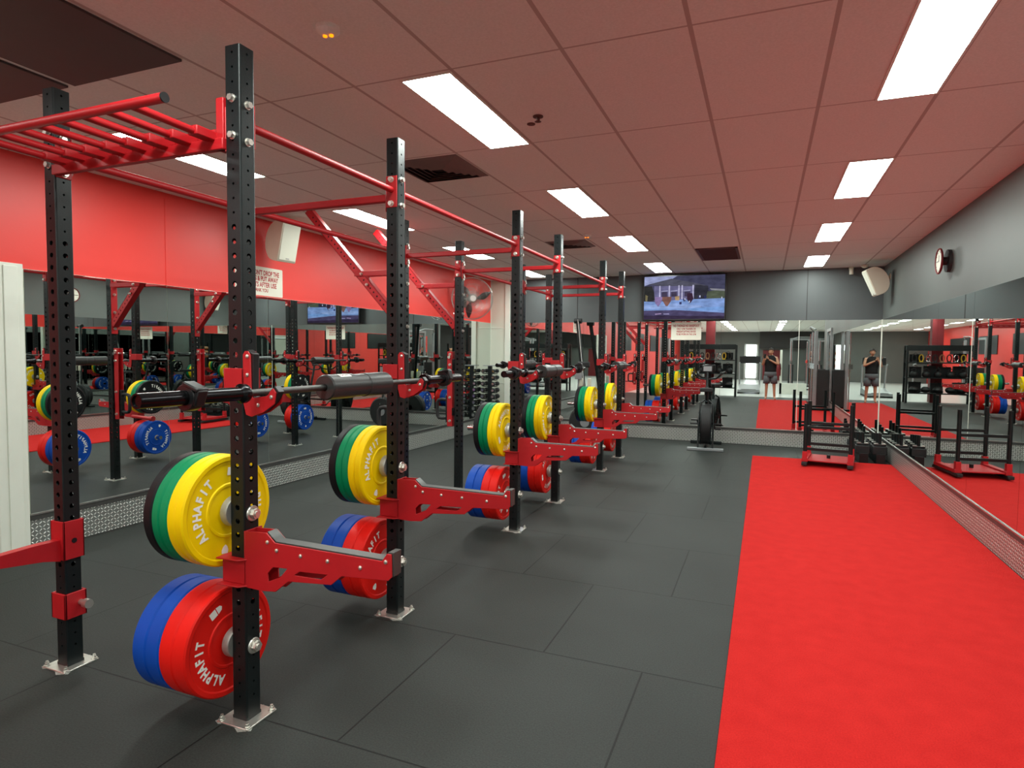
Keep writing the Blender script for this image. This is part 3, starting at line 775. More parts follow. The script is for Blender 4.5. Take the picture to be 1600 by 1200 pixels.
# ------------------------------------------------------------------ barbells, pads, collars
BZ = 1.335
def mk_bar():
    root = thing('barbell', '', 'barbell')
    mb = MB(); mb.cyl((0, -.66, 0), (0, .66, 0), .014, 20); mb.build('shaft', M['shaft'], root)
    for s_ in (-1, 1):
        mb = MB(); mb.lathe([(s_*.655, .014), (s_*.655, .034), (s_*.662, .037), (s_*.68, .037), (s_*.686, .030), (s_*.69, .0255), (s_*1.088, .0255), (s_*1.094, .0245), (s_*1.094, .019), (s_*1.088, .018), (s_*1.088, .001)], (0, 0, 0), (0, 1, 0), 28)
        mb.build('sleeve', M['blacksteel'], root)
    return root
def mk_pad():
    root = thing('barbell_pad', '', 'barbell pad')
    mb = MB(); mb.lathe([(-.235, .016), (-.235, .052), (-.228, .057), (-.05, .057), (-.047, .054), (.047, .054), (.05, .057), (.228, .057), (.235, .052), (.235, .016)], (0, 0, 0), (0, 1, 0), 40); mb.build('foam_roll', M['foam'], root, angle=.5)
    mb = MB(); r = .0582
    a0, a1 = math.radians(52), math.radians(78)
    n = 6; vs = []
    for k in range(n+1):
        a = a0+(a1-a0)*k/n
        for yy in (-.165, -.085): vs.append((r*math.cos(a), yy, r*math.sin(a)))
    mb.add(vs, [(2*k, 2*k+1, 2*k+3, 2*k+2) for k in range(n)]); mb.build('brand_label', M['white'], root)
    mb = MB(); rr = .0588
    def fn(u, v):
        a = math.radians(65)-(-v)/rr*1.0
        return (rr*math.cos(a), -.125+u, rr*math.sin(a))
    put_text(mb, 'ALPHAFIT', .018, fn, 0, .02, .9); mb.build('label_text', M['signdark'], root, smooth=False)
    return root
def mk_collar():
    root = thing('barbell_collar', '', 'collar')
    mb = MB(); mb.lathe([(-.022, .0262), (-.022, .043), (-.018, .046), (.018, .046), (.022, .043), (.022, .0262)], (0, 0, 0), (0, 1, 0), 28); mb.build('ring', M['plastic'], root)
    mb = MB(); mb.box((-.024, -.024, .036), (.05, .024, .052)); mb.box((.036, -.02, -.012), (.054, .02, .046)); mb.build('lever', M['plastic'], root, bevel=.005)
    return root
bar0, pad0, col0 = mk_bar(), mk_pad(), mk_collar()
bays = [(XF+.118, (YS6[0]+YS6[1])/2, 'nearest right-hand rack'), (XF+.118, (YS6[2]+YS6[3])/2, 'middle right-hand rack'), (XF+.118, (YS6[4]+YS6[5])/2, 'farthest right-hand rack'), (XLR-.118, (YS6[4]+YS6[5])/2, 'farthest left-hand rack')]
for i, (x, y, nm_) in enumerate(bays):
    o = bar0 if i == 0 else copy_tree(bar0); o.location = (x, y, BZ-.001); tag(o, 'black olympic barbell resting in the hooks of the %s' % nm_, 'barbell', 'barbells on the rig')
    o = pad0 if i == 0 else copy_tree(pad0); o.location = (x, y+(.03 if i == 0 else -.02), BZ-.001); o.rotation_euler = (0, 0, 0); tag(o, 'black foam squat pad wrapped round the barbell of the %s' % nm_, 'barbell pad', 'foam barbell pads')
    for k, s_ in enumerate((-1, 1)):
        o = col0 if (i == 0 and k == 0) else copy_tree(col0); o.location = (x, y+s_*.90, BZ-.001); o.rotation_euler = (0, (.35 if k == 0 else -.2), 0)
        tag(o, 'black clamp collar on the %s end of the barbell at the %s' % (['near', 'far'][k], nm_), 'collar', 'barbell collars')

# ------------------------------------------------------------------ attachments on the near left upright
y = YS6[0]
t = thing('rack_support_arm', 'red tapered steel arm sleeved on the nearest upright of the left row', 'rack attachment', (XLR, y, 0))
mb = MB()
for a, b in (((-.047, -.047), (.047, -.0395)), ((-.047, .0395), (.047, .047)), ((-.047, -.047), (-.0395, .047)), ((.0395, -.047), (.047, .047))): mb.box((a[0], a[1], .515), (b[0], b[1], .695))
mb.build('sleeve', M['red'], t, bevel=.002)
mb = MB(); mb.prism([[(-.047, .51), (-.047, .61), (-.16, .612), (-.62, .60), (-.62, .565), (-.30, .555), (-.12, .53)]], -.022, .022, lambda u, v, s_: (s_, u, v)); mb.build('arm', M['red'], t, bevel=.003)
mb = MB(); mb.cyl((.047, .0, .60), (.049, 0, .60), .012, 12); mb.build('pin_hole', M['plastic'], t)
t = thing('rack_collar', 'red steel collar with a silver pull pin low on the nearest left-row upright', 'rack attachment', (XLR, y, 0))
mb = MB()
for a, b in (((-.05, -.05), (.05, -.0395)), ((-.05, .0395), (.05, .05)), ((-.05, -.05), (-.0395, .05)), ((.0395, -.05), (.05, .05))): mb.box((a[0], a[1], .235), (b[0], b[1], .355))
mb.build('sleeve', M['red'], t, bevel=.003)
mb = MB(); mb.cyl((.05, .02, .30), (.082, .02, .30), .013, 16); mb.cyl((.082, .02, .30), (.11, .02, .30), .021, 20); mb.build('pull_pin', M['zinc'], t)
mb = MB(); mb.prism([[(-.05, .36), (-.05, .30), (-.064, .31), (-.064, .345)]], -.02, .02, lambda u, v, s_: (u, s_, v)); mb.build('hook', M['red'], t)

# lever arms with D handles on the two middle left-row uprights
def mk_lever():
    root = thing('lever_arm', '', 'rack attachment')
    mb = MB(); mb.box((-.125, -.032, .70), (-.06, -.026, 1.50)); mb.box((-.125, .026, .70), (-.06, .032, 1.50)); mb.box((-.066, -.032, .70), (-.06, .032, 1.50)); mb.build('channel', M['red'], root, bevel=.002)
    mb = MB(); mb.box((-.062, -.045, 1.30), (-.0385, .045, 1.42)); mb.box((-.062, -.045, .82), (-.0385, .045, .9)); mb.build('carriage', M['blacksteel'], root, bevel=.003)
    mb = MB(); mb.box((-.15, -.02, .74), (-.10, .02, 1.03)); mb.build('grip_block', M['plastic'], root, bevel=.004)
    mb = MB(); mb.tube([(-.145, 0, .98), (-.20, 0, .985), (-.245, 0, .975), (-.26, 0, .95), (-.262, 0, .88), (-.258, 0, .81), (-.24, 0, .785), (-.20, 0, .78), (-.145, 0, .785)], .018, 12); mb.build('d_handle', M['rubber'], root)
    mb = MB()
    for z in (1.47, 1.36, 1.01, .76): bolt(mb, (-.092, -.032, z), (0, -1, 0), .012); bolt(mb, (-.092, .032, z), (0, 1, 0), .012)
    mb.build('bolts', M['zinc'], root)
    mb = MB(); mb.cyl((-.092, -.06, 1.44), (-.092, .06, 1.44), .016, 14); mb.build('pivot', M['chrome'], root)
    return root
lv = mk_lever()
for i, k in enumerate((2, 3)):
    o = lv if i == 0 else copy_tree(lv); o.location = (XLR, YS6[k], 0)
    tag(o, 'red lever arm with black D handle hanging on the %s upright of the left row' % pn[k], 'rack attachment', 'lever arms on the left row')

mb = MB(); mb.cyl((XLR-.30, YS6[2], .74), (XLR-.60, YS6[2]-.01, .73), .019, 16); mb.cyl((XLR-.60, YS6[2]-.01, .73), (XLR-.64, YS6[2]-.01, .73), .028, 16)
t = thing('safety_pipe', 'red horizontal safety pipe at knee height on the third upright of the left row', 'rack attachment', (XLR-.30, YS6[2], .74))
o = mb.build('pipe', M['red']); in_thing(o, t)

# ------------------------------------------------------------------ wall things
def sign(axis, a, b, z0, z1, w_, d, lines, label, name='wall_sign', mats=('signred',)):
    """lines: (text, height of capital, z centre, squeeze)"""
    t = thing(name, label, 'sign')
    c = (a+b)/2; zc = (z0+z1)/2
    t.location = (w_, c, zc) if axis == 'y' else (c, w_, zc)
    H, W = z1-z0, b-a; r = .012
    pts = []
    for cx, cz, a0 in ((W/2-r, H/2-r, 0), (-W/2+r, H/2-r, 90), (-W/2+r, -H/2+r, 180), (W/2-r, -H/2+r, 270)):
        for k in range(4): an = math.radians(a0+k*30); pts.append((cx+r*math.cos(an), cz+r*math.sin(an)))
    f3 = (lambda u, v, s_: (d*s_, u, v)) if axis == 'y' else (lambda u, v, s_: (u, d*s_, v))
    mb = MB(); mb.prism([pts], 0, .004, f3); mb.build('board', M['sign'], t, smooth=False)
    mb = MB()
    for txt, sz, z, sx in lines:
        if axis == 'y': fn = lambda u, v, z=z: (d*.0052, -d*u*-1 if d < 0 else -u*-1, v+z-zc)
        else: fn = lambda u, v, z=z: (u, d*.0052, v+z-zc)
        put_text(mb, txt, sz, fn, 0, .028, sx)
    mb.build('printed_words', M['signred'], t, smooth=False)
    return t
# left wall faces +X; reading direction seen from the room is +Y ... to the right
sign('y', 4.74, 5.40, 2.07, 2.37, XL, 1, [("PLEASE DON'T DROP THE", .070, 2.305, .68), ("WEIGHTS & PUT AWAY", .070, 2.243, .70), ("WEIGHTS AFTER USE", .070, 2.181, .72), ("THANK YOU", .050, 2.125, .8)],
     "white notice with red capitals on the red wall under the ivory speaker", 'notice_sign')
sign('x', -1.51, -1.01, 1.74, 2.045, YF-.008, -1, [("NO THONGS NO BAREFOOT", .056, 1.980, .58), ("ONLY GYM TRAINERS OR", .044, 1.928, .62), ("WEIGHTLIFTING SHOES", .044, 1.882, .68), ("TO BE WORN IN THE GYM", .044, 1.836, .62)],
     'white notice with red capitals on the far mirror under the television', 'notice_sign')

# speakers
def speaker(loc, rz, tilt, wall_dir, label):
    t = thing('wall_speaker', label, 'speaker', loc, 0, 'ivory wall speakers')
    Rm = Matrix.Rotation(rz, 4, 'Z') @ Matrix.Rotation(tilt, 4, 'X')
    # local: front -Y, width X, height Z ; rounded back
    h = .20; w2 = .115
    pts = [(-.10, h-.012), (-.09, h), (-.02, h+.002)]
    for k in range(1, 12): a = PI/2-PI*k/12; pts.append((-.02+.15*math.cos(a), (h+.002)*math.sin(a)))
    pts += [(-.02, -h-.002), (-.09, -h), (-.10, -h+.012)]
    mb = MB(); mb.prism([pts], -w2, w2, lambda u, v, s_: Rm @ Vector((s_, u, v))); mb.build('cabinet', M['ivory'], t, bevel=.008)
    mb = MB(); mb.box((-w2+.012, -.106, -h+.02), (w2-.012, -.099, h-.02), 0, Rm); mb.build('grille', M['cream'], t, bevel=.004)
    mb = MB(); mb.box((-.02, -.109, -h+.035), (.02, -.106, -h+.043), 0, Rm); mb.build('badge', M['greymetal'], t)
    mb = MB(); p = Rm @ Vector((0, .06, .03)); wd = Vector(wall_dir)
    mb.tube([p, p+wd*.06, p+wd*.12], .018, 12); q = p+wd*.12; mb.cyl(q, q+wd*.01, .05, 16); mb.build('wall_bracket', M['ivory'], t)
    return t
speaker((-4.66, 5.12, 2.62), math.radians(82), math.radians(14), (-1, 0, 0), 'ivory wall speaker mounted high on the red left wall above the notice')
speaker((1.45, 10.25, 2.575), math.radians(-84), math.radians(24), (1, 0, 0), 'ivory wall speaker in the far right corner under the ceiling')
# clock on right wall
t = thing('wall_clock', 'round red-rimmed clock standing off the grey right wall', 'clock', (XR, 7.32, 2.44))
mb = MB(); mb.lathe([(-.088, .001), (-.088, .112), (-.098, .114), (-.102, .121), (-.098, .127), (-.085, .127), (-.078, .115), (-.076, .03)], (0, 0, 0), (1, 0, 0), 48, 0); mb.build('rim', M['maroon'], t)
mb = MB(); mb.cyl((-.09, 0, 0), (-.092, 0, 0), .11, 40); mb.build('dial', M['sign'], t)
mb = MB(); mb.box((-.095, -.004, 0), (-.093, .004, .06)); mb.box((-.096, -.003, -.003), (-.094, .09, .003))
for k in range(12):
    a = k*PI/6; c, s_ = math.cos(a), math.sin(a); mb.cbox((-.0935, .095*c, .095*s_), (.002, .012 if abs(c) > .7 else .004, .012 if abs(s_) > .7 else .004))
mb.build('hands', M['plastic'], t)
mb = MB(); mb.cyl((-.03, 0, 0), (0, 0, 0), .11, 32); mb.cyl((-.08, 0, 0), (-.03, 0, 0), .04, 20); mb.build('stem_and_shadow_disc', M['darkwall'], t)  # wide dark disc imitates the clock's shadow on the wall; thin stem carries it
# camera and dome sensor on far wall
t = thing('security_camera', 'small white security camera at the top of the far wall near the corner', 'camera', (1.20, 10.93, 2.80))
mb = MB(); mb.cyl((0, -.03, -.05), (0, -.03, .03), .03, 16); mb.build('body', M['ivory'], t, bevel=.004)
mb = MB(); mb.cyl((0, .0, .03), (0, .0, .07), .035, 16); mb.build('mount', M['ivory'], t)
t = thing('motion_sensor', 'tiny white dome sensor on the ceiling beside the far right speaker', 'sensor', (1.36, 10.75, ZC))
mb = MB(); mb.lathe([(0, .05), (-.02, .05), (-.04, .035), (-.05, .001)], (0, 0, 0), (0, 0, 1), 20); mb.build('dome', M['ivory'], t)

# television
t = thing('television', 'wide flat television showing a blue watery street scene, high on the far wall', 'television', (-1.30, YF-.12, 2.455))
W2, H2 = .68, .385
mb = MB(); mb.box((-W2, -.03, -H2), (W2, .03, H2)); mb.build('bezel', M['plastic'], t, bevel=.006)
mb = MB(); mb.box((-.2, .03, -.15), (.2, .12, .15)); mb.build('wall_mount', M['plastic'], t)
def screen_mat():
    m, N, L, P = new_mat('tv picture'); N.remove(P)
    tc = N.new('ShaderNodeTexCoord'); mp = N.new('ShaderNodeMapping'); mp.inputs['Scale'].default_value = (3, 1, 7); L.new(tc.outputs['Object'], mp.inputs[0])
    nz = N.new('ShaderNodeTexNoise'); nz.inputs['Scale'].default_value = 2.2; nz.inputs['Detail'].default_value = 5; L.new(mp.outputs[0], nz.inputs['Vector'])
    at = N.new('ShaderNodeAttribute'); at.attribute_name = 'pic'
    mr = N.new('ShaderNodeMapRange'); mr.inputs[1].default_value = .3; mr.inputs[2].default_value = .7; mr.inputs[3].default_value = .72; mr.inputs[4].default_value = 1.3; L.new(nz.outputs['Fac'], mr.inputs[0])
    v = N.new('ShaderNodeVectorMath'); v.operation = 'SCALE'; L.new(at.outputs['Color'], v.inputs[0]); L.new(mr.outputs[0], v.inputs['Scale'])
    e = N.new('ShaderNodeEmission'); e.inputs[1].default_value = .8
    hs = N.new('ShaderNodeHueSaturation'); hs.inputs['Saturation'].default_value = .82; L.new(v.outputs[0], hs.inputs['Color']); L.new(hs.outputs[0], e.inputs[0]); L.new(e.outputs[0], N['Material Output'].inputs[0])
    return m
pic = []
def poly(pts, c): pic.append(([((p[0]/1250-.5)*2*(W2-.02), (.5-p[1]/690)*2*(H2-.022)+.0) for p in pts], lin(c)))
poly([(0, 0), (1250, 0), (1250, 690), (0, 690)], (66, 66, 98))
poly([(0, 0), (520, 0), (420, 60), (80, 120), (0, 150)], (150, 160, 215))
poly([(80, 120), (430, 40), (760, 110), (960, 160), (960, 190), (300, 160), (120, 130)], (84, 84, 104))
poly([(160, 150), (760, 170), (770, 390), (160, 400)], (104, 100, 150))
for x in (240, 390, 540, 590, 760): poly([(x, 150), (x+22, 150), (x+22, 370), (x, 370)], (190, 186, 226))
for x in (270, 420, 620): poly([(x, 235), (x+110, 225), (x+110, 240), (x, 250)], (160, 158, 200))
for x in (280, 430, 640): poly([(x, 255), (x+90, 250), (x+90, 330), (x, 330)], (70, 60, 90))
poly([(0, 160), (120, 150), (160, 260), (170, 380), (0, 420)], (52, 52, 52))
poly([(20, 290), (60, 310), (50, 400), (20, 390)], (130, 120, 80))
poly([(800, 150), (1000, 170), (1010, 370), (790, 380)], (52, 52, 66))
poly([(990, 260), (1250, 230), (1250, 390), (960, 400)], (86, 96, 76))
poly([(1020, 210), (1250, 230), (1250, 260), (1050, 240)], (140, 140, 150))
poly([(0, 400), (180, 410), (600, 380), (1250, 370), (1250, 610), (800, 590), (0, 560)], (104, 150, 226))
poly([(0, 470), (500, 440), (900, 480), (900, 520), (0, 520)], (130, 168, 238))
poly([(700, 520), (1250, 500), (1250, 560), (760, 560)], (84, 150, 230))
poly([(0, 550), (500, 545), (1250, 600), (1250, 690), (0, 690)], (76, 66, 112))
poly([(0, 630), (1250, 650), (1250, 690), (0, 690)], (58, 44, 76))
poly([(170, 330), (300, 330), (270, 430), (230, 490), (180, 430)], (140, 112, 176))
poly([(290, 330), (440, 330), (430, 400), (380, 480), (350, 480), (290, 380)], (136, 84, 72))
poly([(490, 330), (560, 320), (560, 390), (500, 390)], (190, 150, 90))
poly([(680, 280), (760, 280), (780, 370), (740, 430), (720, 440), (680, 380)], (64, 38, 62))
for x, y in ((620, 370), (850, 330), (940, 330), (560, 420)): poly([(x, y), (x+36, y-6), (x+40, y+34), (x+4, y+38)], (40, 46, 100))
for x, y in ((640, 360), (870, 320), (710, 400), (1200, 350)): poly([(x, y), (x+16, y), (x+16, y+30), (x, y+30)], (200, 210, 240))
poly([(180, 600), (280, 590), (285, 610), (185, 620)], (170, 140, 200)); poly([(310, 600), (400, 600), (410, 615), (320, 615)], (160, 150, 210))
vs, fs, cs = [], [], []
for k, (pts, c) in enumerate(pic):
    o_ = len(vs)
    tris = tessellate_polygon([[Vector((p[0], p[1], 0)) for p in pts]])
    vs += [(p[0], -.0306-.00006*k, p[1]) for p in pts]
    for tr in tris: fs.append(tuple(i+o_ for i in tr)); cs.append(c)
me = bpy.data.meshes.new('screen'); me.from_pydata(vs, [], fs)
ca = me.color_attributes.new('pic', 'FLOAT_COLOR', 'CORNER')
i = 0
for p, c in zip(me.polygons, cs):
    for _ in p.loop_indices: ca.data[_].color = (*c, 1)
me.materials.append(screen_mat())
so = bpy.data.objects.new('screen', me); COL.objects.link(so); so.parent = t

# wall fan
t = thing('wall_fan', 'large round wall fan with wire cage and black blades near the far left corner', 'fan', (-4.60, 9.50, 2.40))
fn_dir = Vector((.55, -.80, -.05)).normalized(); R_ = .35
mb = MB(); fx, fy = mb.frame(fn_dir)
def fp(a, r, d): return fx*math.cos(a)*r+fy*math.sin(a)*r+fn_dir*d
mb = MB()
for r, d, tr in ((R_, 0, .006), (R_*.98, .05, .002), (R_*.98, -.05, .002), (.12, .085, .0025), (.24, .075, .0018)):
    mb.tube([fp(2*PI*k/40, r, d) for k in range(40)], tr, 6, closed=True)
for k in range(110):
    a = 2*PI*k/110
    mb.tube([fp(a, .05, .09), fp(a, .2, .082), fp(a, .31, .065), fp(a, R_, .0)], .0016, 4)
    mb.tube([fp(a, .05, -.07), fp(a, .2, -.072), fp(a, .31, -.055), fp(a, R_, .0)], .0011, 4)
mb.build('wire_cage', M['alu'], t)
mb = MB(); mb.lathe([(.088, .001), (.092, .04), (.088, .055), (.08, .057)], (0, 0, 0), fn_dir, 24); mb.build('centre_badge', M['white'], t)
mb = MB()
for k in range(3):
    a0 = k*2*PI/3+1.15; n = 8; vs = []
    for j in range(n+1):
        r = .05+(R_-.07)*j/n; wdt = .30*math.sin(PI*(.15+.8*j/n))*(.2/r if r > .2 else 1)
        for s_ in (-1, 1): vs.append(fp(a0+.25*j/n+s_*wdt, r, .012*s_))
    mb.add(vs, [(2*j, 2*j+1, 2*j+3, 2*j+2) for j in range(n)])
o = mb.build('blades', M['plastic'], t); sm = o.modifiers.new('s', 'SOLIDIFY'); sm.thickness = .004
mb = MB(); mb.cyl(fn_dir*-.06, fn_dir*-.20, .075, 24, r2=.06); mb.tube([fn_dir*-.17, fn_dir*-.17+Vector((-.10, .08, 0)), Vector((-.32, .30, .0))], .028, 12); mb.build('motor', M['plastic'], t)
mb = MB(); mb.box((-.33, .2, -.12), (-.30, .40, .12)); mb.build('wall_bracket', M['plastic'], t, bevel=.004)

# ------------------------------------------------------------------ dumbbell tree in the far left corner
tz = [.30+.118*k for k in range(8)]
def mk_tree(x, y, label):
    t = thing('dumbbell_tree', label, 'dumbbell rack', (x, y, 0))
    mb = MB(); mb.box((-.035, -.03, .03), (.035, .03, 1.24)); mb.build('pillar', M['post'], t, bevel=.003)
    mb = MB(); mb.box((-.16, -.22, 0), (-.12, .22, .04)); mb.box((.12, -.22, 0), (.16, .22, .04)); mb.box((-.16, -.03, 0), (.16, .03, .035)); mb.build('base', M['post'], t, bevel=.003)
    mb = MB()
    for z in tz:
        for s_ in (-1, 1): mb.box((-.14, s_*.03-.004, z-.035), (.14, s_*.03+.004, z-.02))
    mb.build('cradles', M['post'], t)
    mb = MB(); mb.box((-.12, -.06, 1.24), (.12, .06, 1.255)); mb.build('top_cap', M['greymetal'], t)
mk_tree(-4.735, 10.56, 'black vertical dumbbell tree standing in the cream far left corner')
def mk_db():
    r = thing('dumbbell', '', 'dumbbell')
    mb = MB(); mb.cyl((0, -.06, 0), (0, .06, 0), .013, 12); mb.build('handle', M['chrome'], r)
    for s_ in (-1, 1):
        mb = MB(); mb.lathe([(s_*.055, .013), (s_*.057, .036), (s_*.065, .042), (s_*.115, .042), (s_*.122, .036), (s_*.124, .001)], (0, 0, 0), (0, 1, 0), 20); mb.build('head', M['rubber'], r)
        mb = MB(); mb.cyl((0, s_*.123, 0), (0, s_*.126, 0), .024, 16); mb.build('end_cap', M['chrome'], r)
    return r
db0 = mk_db(); k_ = 0
for tx, ty, tn in ((-4.735, 10.56, 'the corner tree'),):
    for j, z in enumerate(tz):
        for s_ in (-1, 1):
            o = db0 if k_ == 0 else copy_tree(db0); k_ += 1
            o.location = (tx+s_*.105, ty, z+.022)
            f = .86+.05*(len(tz)-1-j); o.scale = (f, f, f)
            tag(o, 'black and chrome dumbbell, %s tier of %s, %s side' % (['lowest', 'second', 'third', 'fourth', 'fifth', 'sixth', 'seventh', 'top'][j], tn, ['left', 'right'][(s_+1)//2]), 'dumbbell', 'dumbbells on the corner tree')

# ------------------------------------------------------------------ air bike
t = thing('air_bike', 'black fan exercise bike seen end-on before the far mirror', 'exercise bike', (-.82, 10.02, 0), math.radians(4))
mb = MB()
mb.box((-.27, -.03, .0), (.27, .03, .045)); mb.build('front_foot', M['greymetal'], t, bevel=.008)
mb = MB(); mb.box((-.25, .78, .0), (.25, .84, .05)); mb.build('rear_foot', M['post'], t, bevel=.008)
wc = (0, .20, .40)
mb = MB()
for s_ in (-1, 1):
    mb.tube([(s_*.075, .20+.32*math.cos(a*PI/18), .40+.32*math.sin(a*PI/18)) for a in range(36)], .009, 8, closed=True)
    for k in range(24):
        a = k*PI/12; mb.tube([(s_*.085, .20+.05*math.cos(a), .40+.05*math.sin(a)), (s_*.098, .20+.2*math.cos(a), .40+.2*math.sin(a)), (s_*.085, .20+.32*math.cos(a), .40+.32*math.sin(a))], .002, 5)
    mb.cyl((s_*.085, .2, .4), (s_*.10, .2, .4), .055, 20)
mb.build('fan_cage', M['post'], t)
mb = MB(); mb.lathe([(-.08, .30), (-.08, .318), (.08, .318), (.08, .30), (-.08, .30)], wc, (1, 0, 0), 48)
for k in range(12):
    a = k*PI/6; mb.prism([[(.06, -.004), (.29, -.004), (.29, .004), (.06, .004)]], -.07, .07, lambda u, v, s_, a=a: (s_, .2+u*math.cos(a)-v*math.sin(a), .4+u*math.sin(a)+v*math.cos(a)))
mb.cyl((-.07, .2, .4), (.07, .2, .4), .06, 20)
mb.build('fan_wheel', M['rubber'], t)
mb = MB(); mb.tube([(0, 0, .04), (0, -.02, .1), (0, .0, .04)], .01, 6)
for s_ in (-1, 1): mb.tube([(s_*.11, .0, .04), (s_*.11, .10, .40), (s_*.09, .20, .72), (s_*.03, .24, .77)], .013, 10)
mb.tube([(0, 0, .04), (0, .5, .05), (0, .80, .05)], .026, 10); mb.tube([(0, .62, .05), (0, .60, .5), (0, .70, .95)], .024, 12); mb.tube([(0, .24, .76), (0, .44, .5), (0, .60, .38)], .024, 12); mb.tube([(0, .30, .68), (0, .22, .90)], .022, 10)
mb.build('frame', M['post'], t)
mb = MB(); mb.prism([[(-.10, .62), (.10, .62), (.085, .72), (.035, .80), (.025, .90), (-.025, .90), (-.035, .80), (-.085, .72)]], .91, .97, lambda u, v, s_: (u, v-.55, s_)); mb.build('seat', M['rubber'], t, bevel=.012)
mb = MB()
for s_ in (-1, 1):
    mb.tube([(0, .74, 1.08), (s_*.14, .76, 1.10), (s_*.20, .72, 1.16), (s_*.22, .60, 1.20), (s_*.22, .50, 1.19)], .014, 10)
mb.build('handlebars', M['post'], t)
mb = MB()
for s_ in (-1, 1): mb.cyl((s_*.22, .48, 1.188), (s_*.22, .60, 1.20), .020, 12)
mb.build('grips', M['rubber'], t)
mb = MB(); mb.tube([(0, .70, .93), (.0, .73, 1.05), (0, .76, 1.2)], .022, 10); mb.build('mast', M['post'], t)
mb = MB(); mb.cbox((0, .78, 1.26), (.18, .05, .13)); mb.build('console', M['plastic'], t, bevel=.015)
mb = MB(); mb.cbox((0, .752, 1.26), (.13, .004, .08)); mb.build('display', M['greymetal'], t)
for s_ in (-1, 1):
    mb = MB(); mb.cyl((0, .50, .36), (s_*.13, .50, .36), .012, 10); mb.cyl((s_*.13, .50, .36), (s_*.135, .50+s_*.13, .36-.08*s_), .012, 10); mb.cbox((s_*.185, .50+s_*.14, .36-.085*s_), (.09, .08, .022)); mb.build('pedal', M['plastic'], t)
    mb = MB(); mb.cyl((s_*.10, .2, .40), (s_*.24, .2, .40), .012, 12); mb.build('foot_peg', M['rubber'], t)

# ------------------------------------------------------------------ upright stored rower near the far wall
t = thing('rowing_machine', 'black rowing machine stood on end before the far mirror behind the racks', 'rowing machine', (-2.93, 10.45, 0))
mb = MB(); d0, d1 = Vector((.10, -.05, .34)), Vector((-.13, .12, 2.08)); dd = (d1-d0).normalized()
mb.tube([d0, d1], .036, 4); mb.build('monorail', M['post'], t, smooth=False)
mb = MB(); mb.tube([d0+Vector((.012, -.036, .1)), d1+Vector((.012, -.036, 0))], .008, 6); mb.build('slide_track', M['alu'], t)
mb = MB(); mb.cyl(d1+Vector((-.06, 0, -.02)), d1+Vector((.07, 0, -.02)), .045, 12); mb.build('rear_leg', M['rubber'], t)
mb = MB(); mb.lathe([(-.09, .05), (-.09, .26), (-.06, .29), (.06, .29), (.09, .26), (.09, .05)], (.08, 0, .30), (0, 1, 0), 32); mb.build('flywheel_housing', M['rubber'], t)
mb = MB(); mb.cyl((.08, -.095, .30), (.08, -.09, .30), .08, 20); mb.build('flywheel_grille', M['greymetal'], t)
mb = MB(); mb.cbox((.04, -.07, 1.30), (.22, .06, .10), 0); mb.build('seat', M['rubber'], t, bevel=.02)
mb = MB(); mb.cbox((.0, -.12, 1.0), (.09, .03, .14)); mb.cbox((.16, -.12, 1.0), (.06, .03, .14)); mb.build('footplate', M['ivory'], t, bevel=.008)
mb = MB(); mb.tube([(.02, -.08, .55), (-.04, -.14, .8), (-.02, -.16, 1.05)], .012, 8); mb.cbox((-.02, -.17, 1.12), (.12, .03, .14)); mb.build('monitor_arm', M['greymetal'], t)
mb = MB(); mb.box((-.16, -.16, 0), (.30, -.10, .03)); mb.box((-.16, .10, 0), (.30, .16, .03)); mb.build('front_legs', M['post'], t, bevel=.004)

# ------------------------------------------------------------------ push sled on the turf
def mk_sled(label, loc, rz):
    t = thing('push_sled', label, 'sled', loc, rz)
    w2, l2 = .27, .32
    for sx in (-1, 1):
        mb = MB(); mb.box((sx*w2-.035, -l2-.05, .015), (sx*w2+.035, l2+.05, .06)); mb.build('skid', M['rubber'], t, bevel=.008)
        mb = MB(); mb.box((sx*w2-.038, -l2, .06), (sx*w2+.038, l2, .105)); mb.box((sx*w2-.03, -l2, .1), (sx*w2+.03, -l2+.06, .20)); mb.box((sx*w2-.03, l2-.06, .1), (sx*w2+.03, l2, .20)); mb.build('side_rail', M['red'], t, bevel=.004)
    mb = MB(); mb.box((-w2, -l2+.02, .07), (w2, l2-.02, .085)); mb.build('deck', M['red'], t, bevel=.002)
    mb = MB(); mb.cyl((0, .0, .085), (0, .0, .13), .024, 16); mb.build('centre_peg', M['post'], t)
    for sx in (-1, 1):
        for sy in (-1, 1):
            mb = MB(); mb.cyl((sx*w2, sy*(l2-.03), .1), (sx*w2, sy*(l2-.03), .84), .0245, 20); mb.build('push_pole', M['post'], t)
    for sy in (-1, 1):
        for z in (.235, .53):
            mb = MB(); mb.box((-w2, sy*(l2-.03)-.018, z-.018), (w2, sy*(l2-.03)+.018, z+.018)); mb.build('cross_bar', M['post'], t, bevel=.003)
    return t
mk_sled('red and black push sled with four upright poles on the turf end', (.845, 9.42, .012), math.radians(-8))

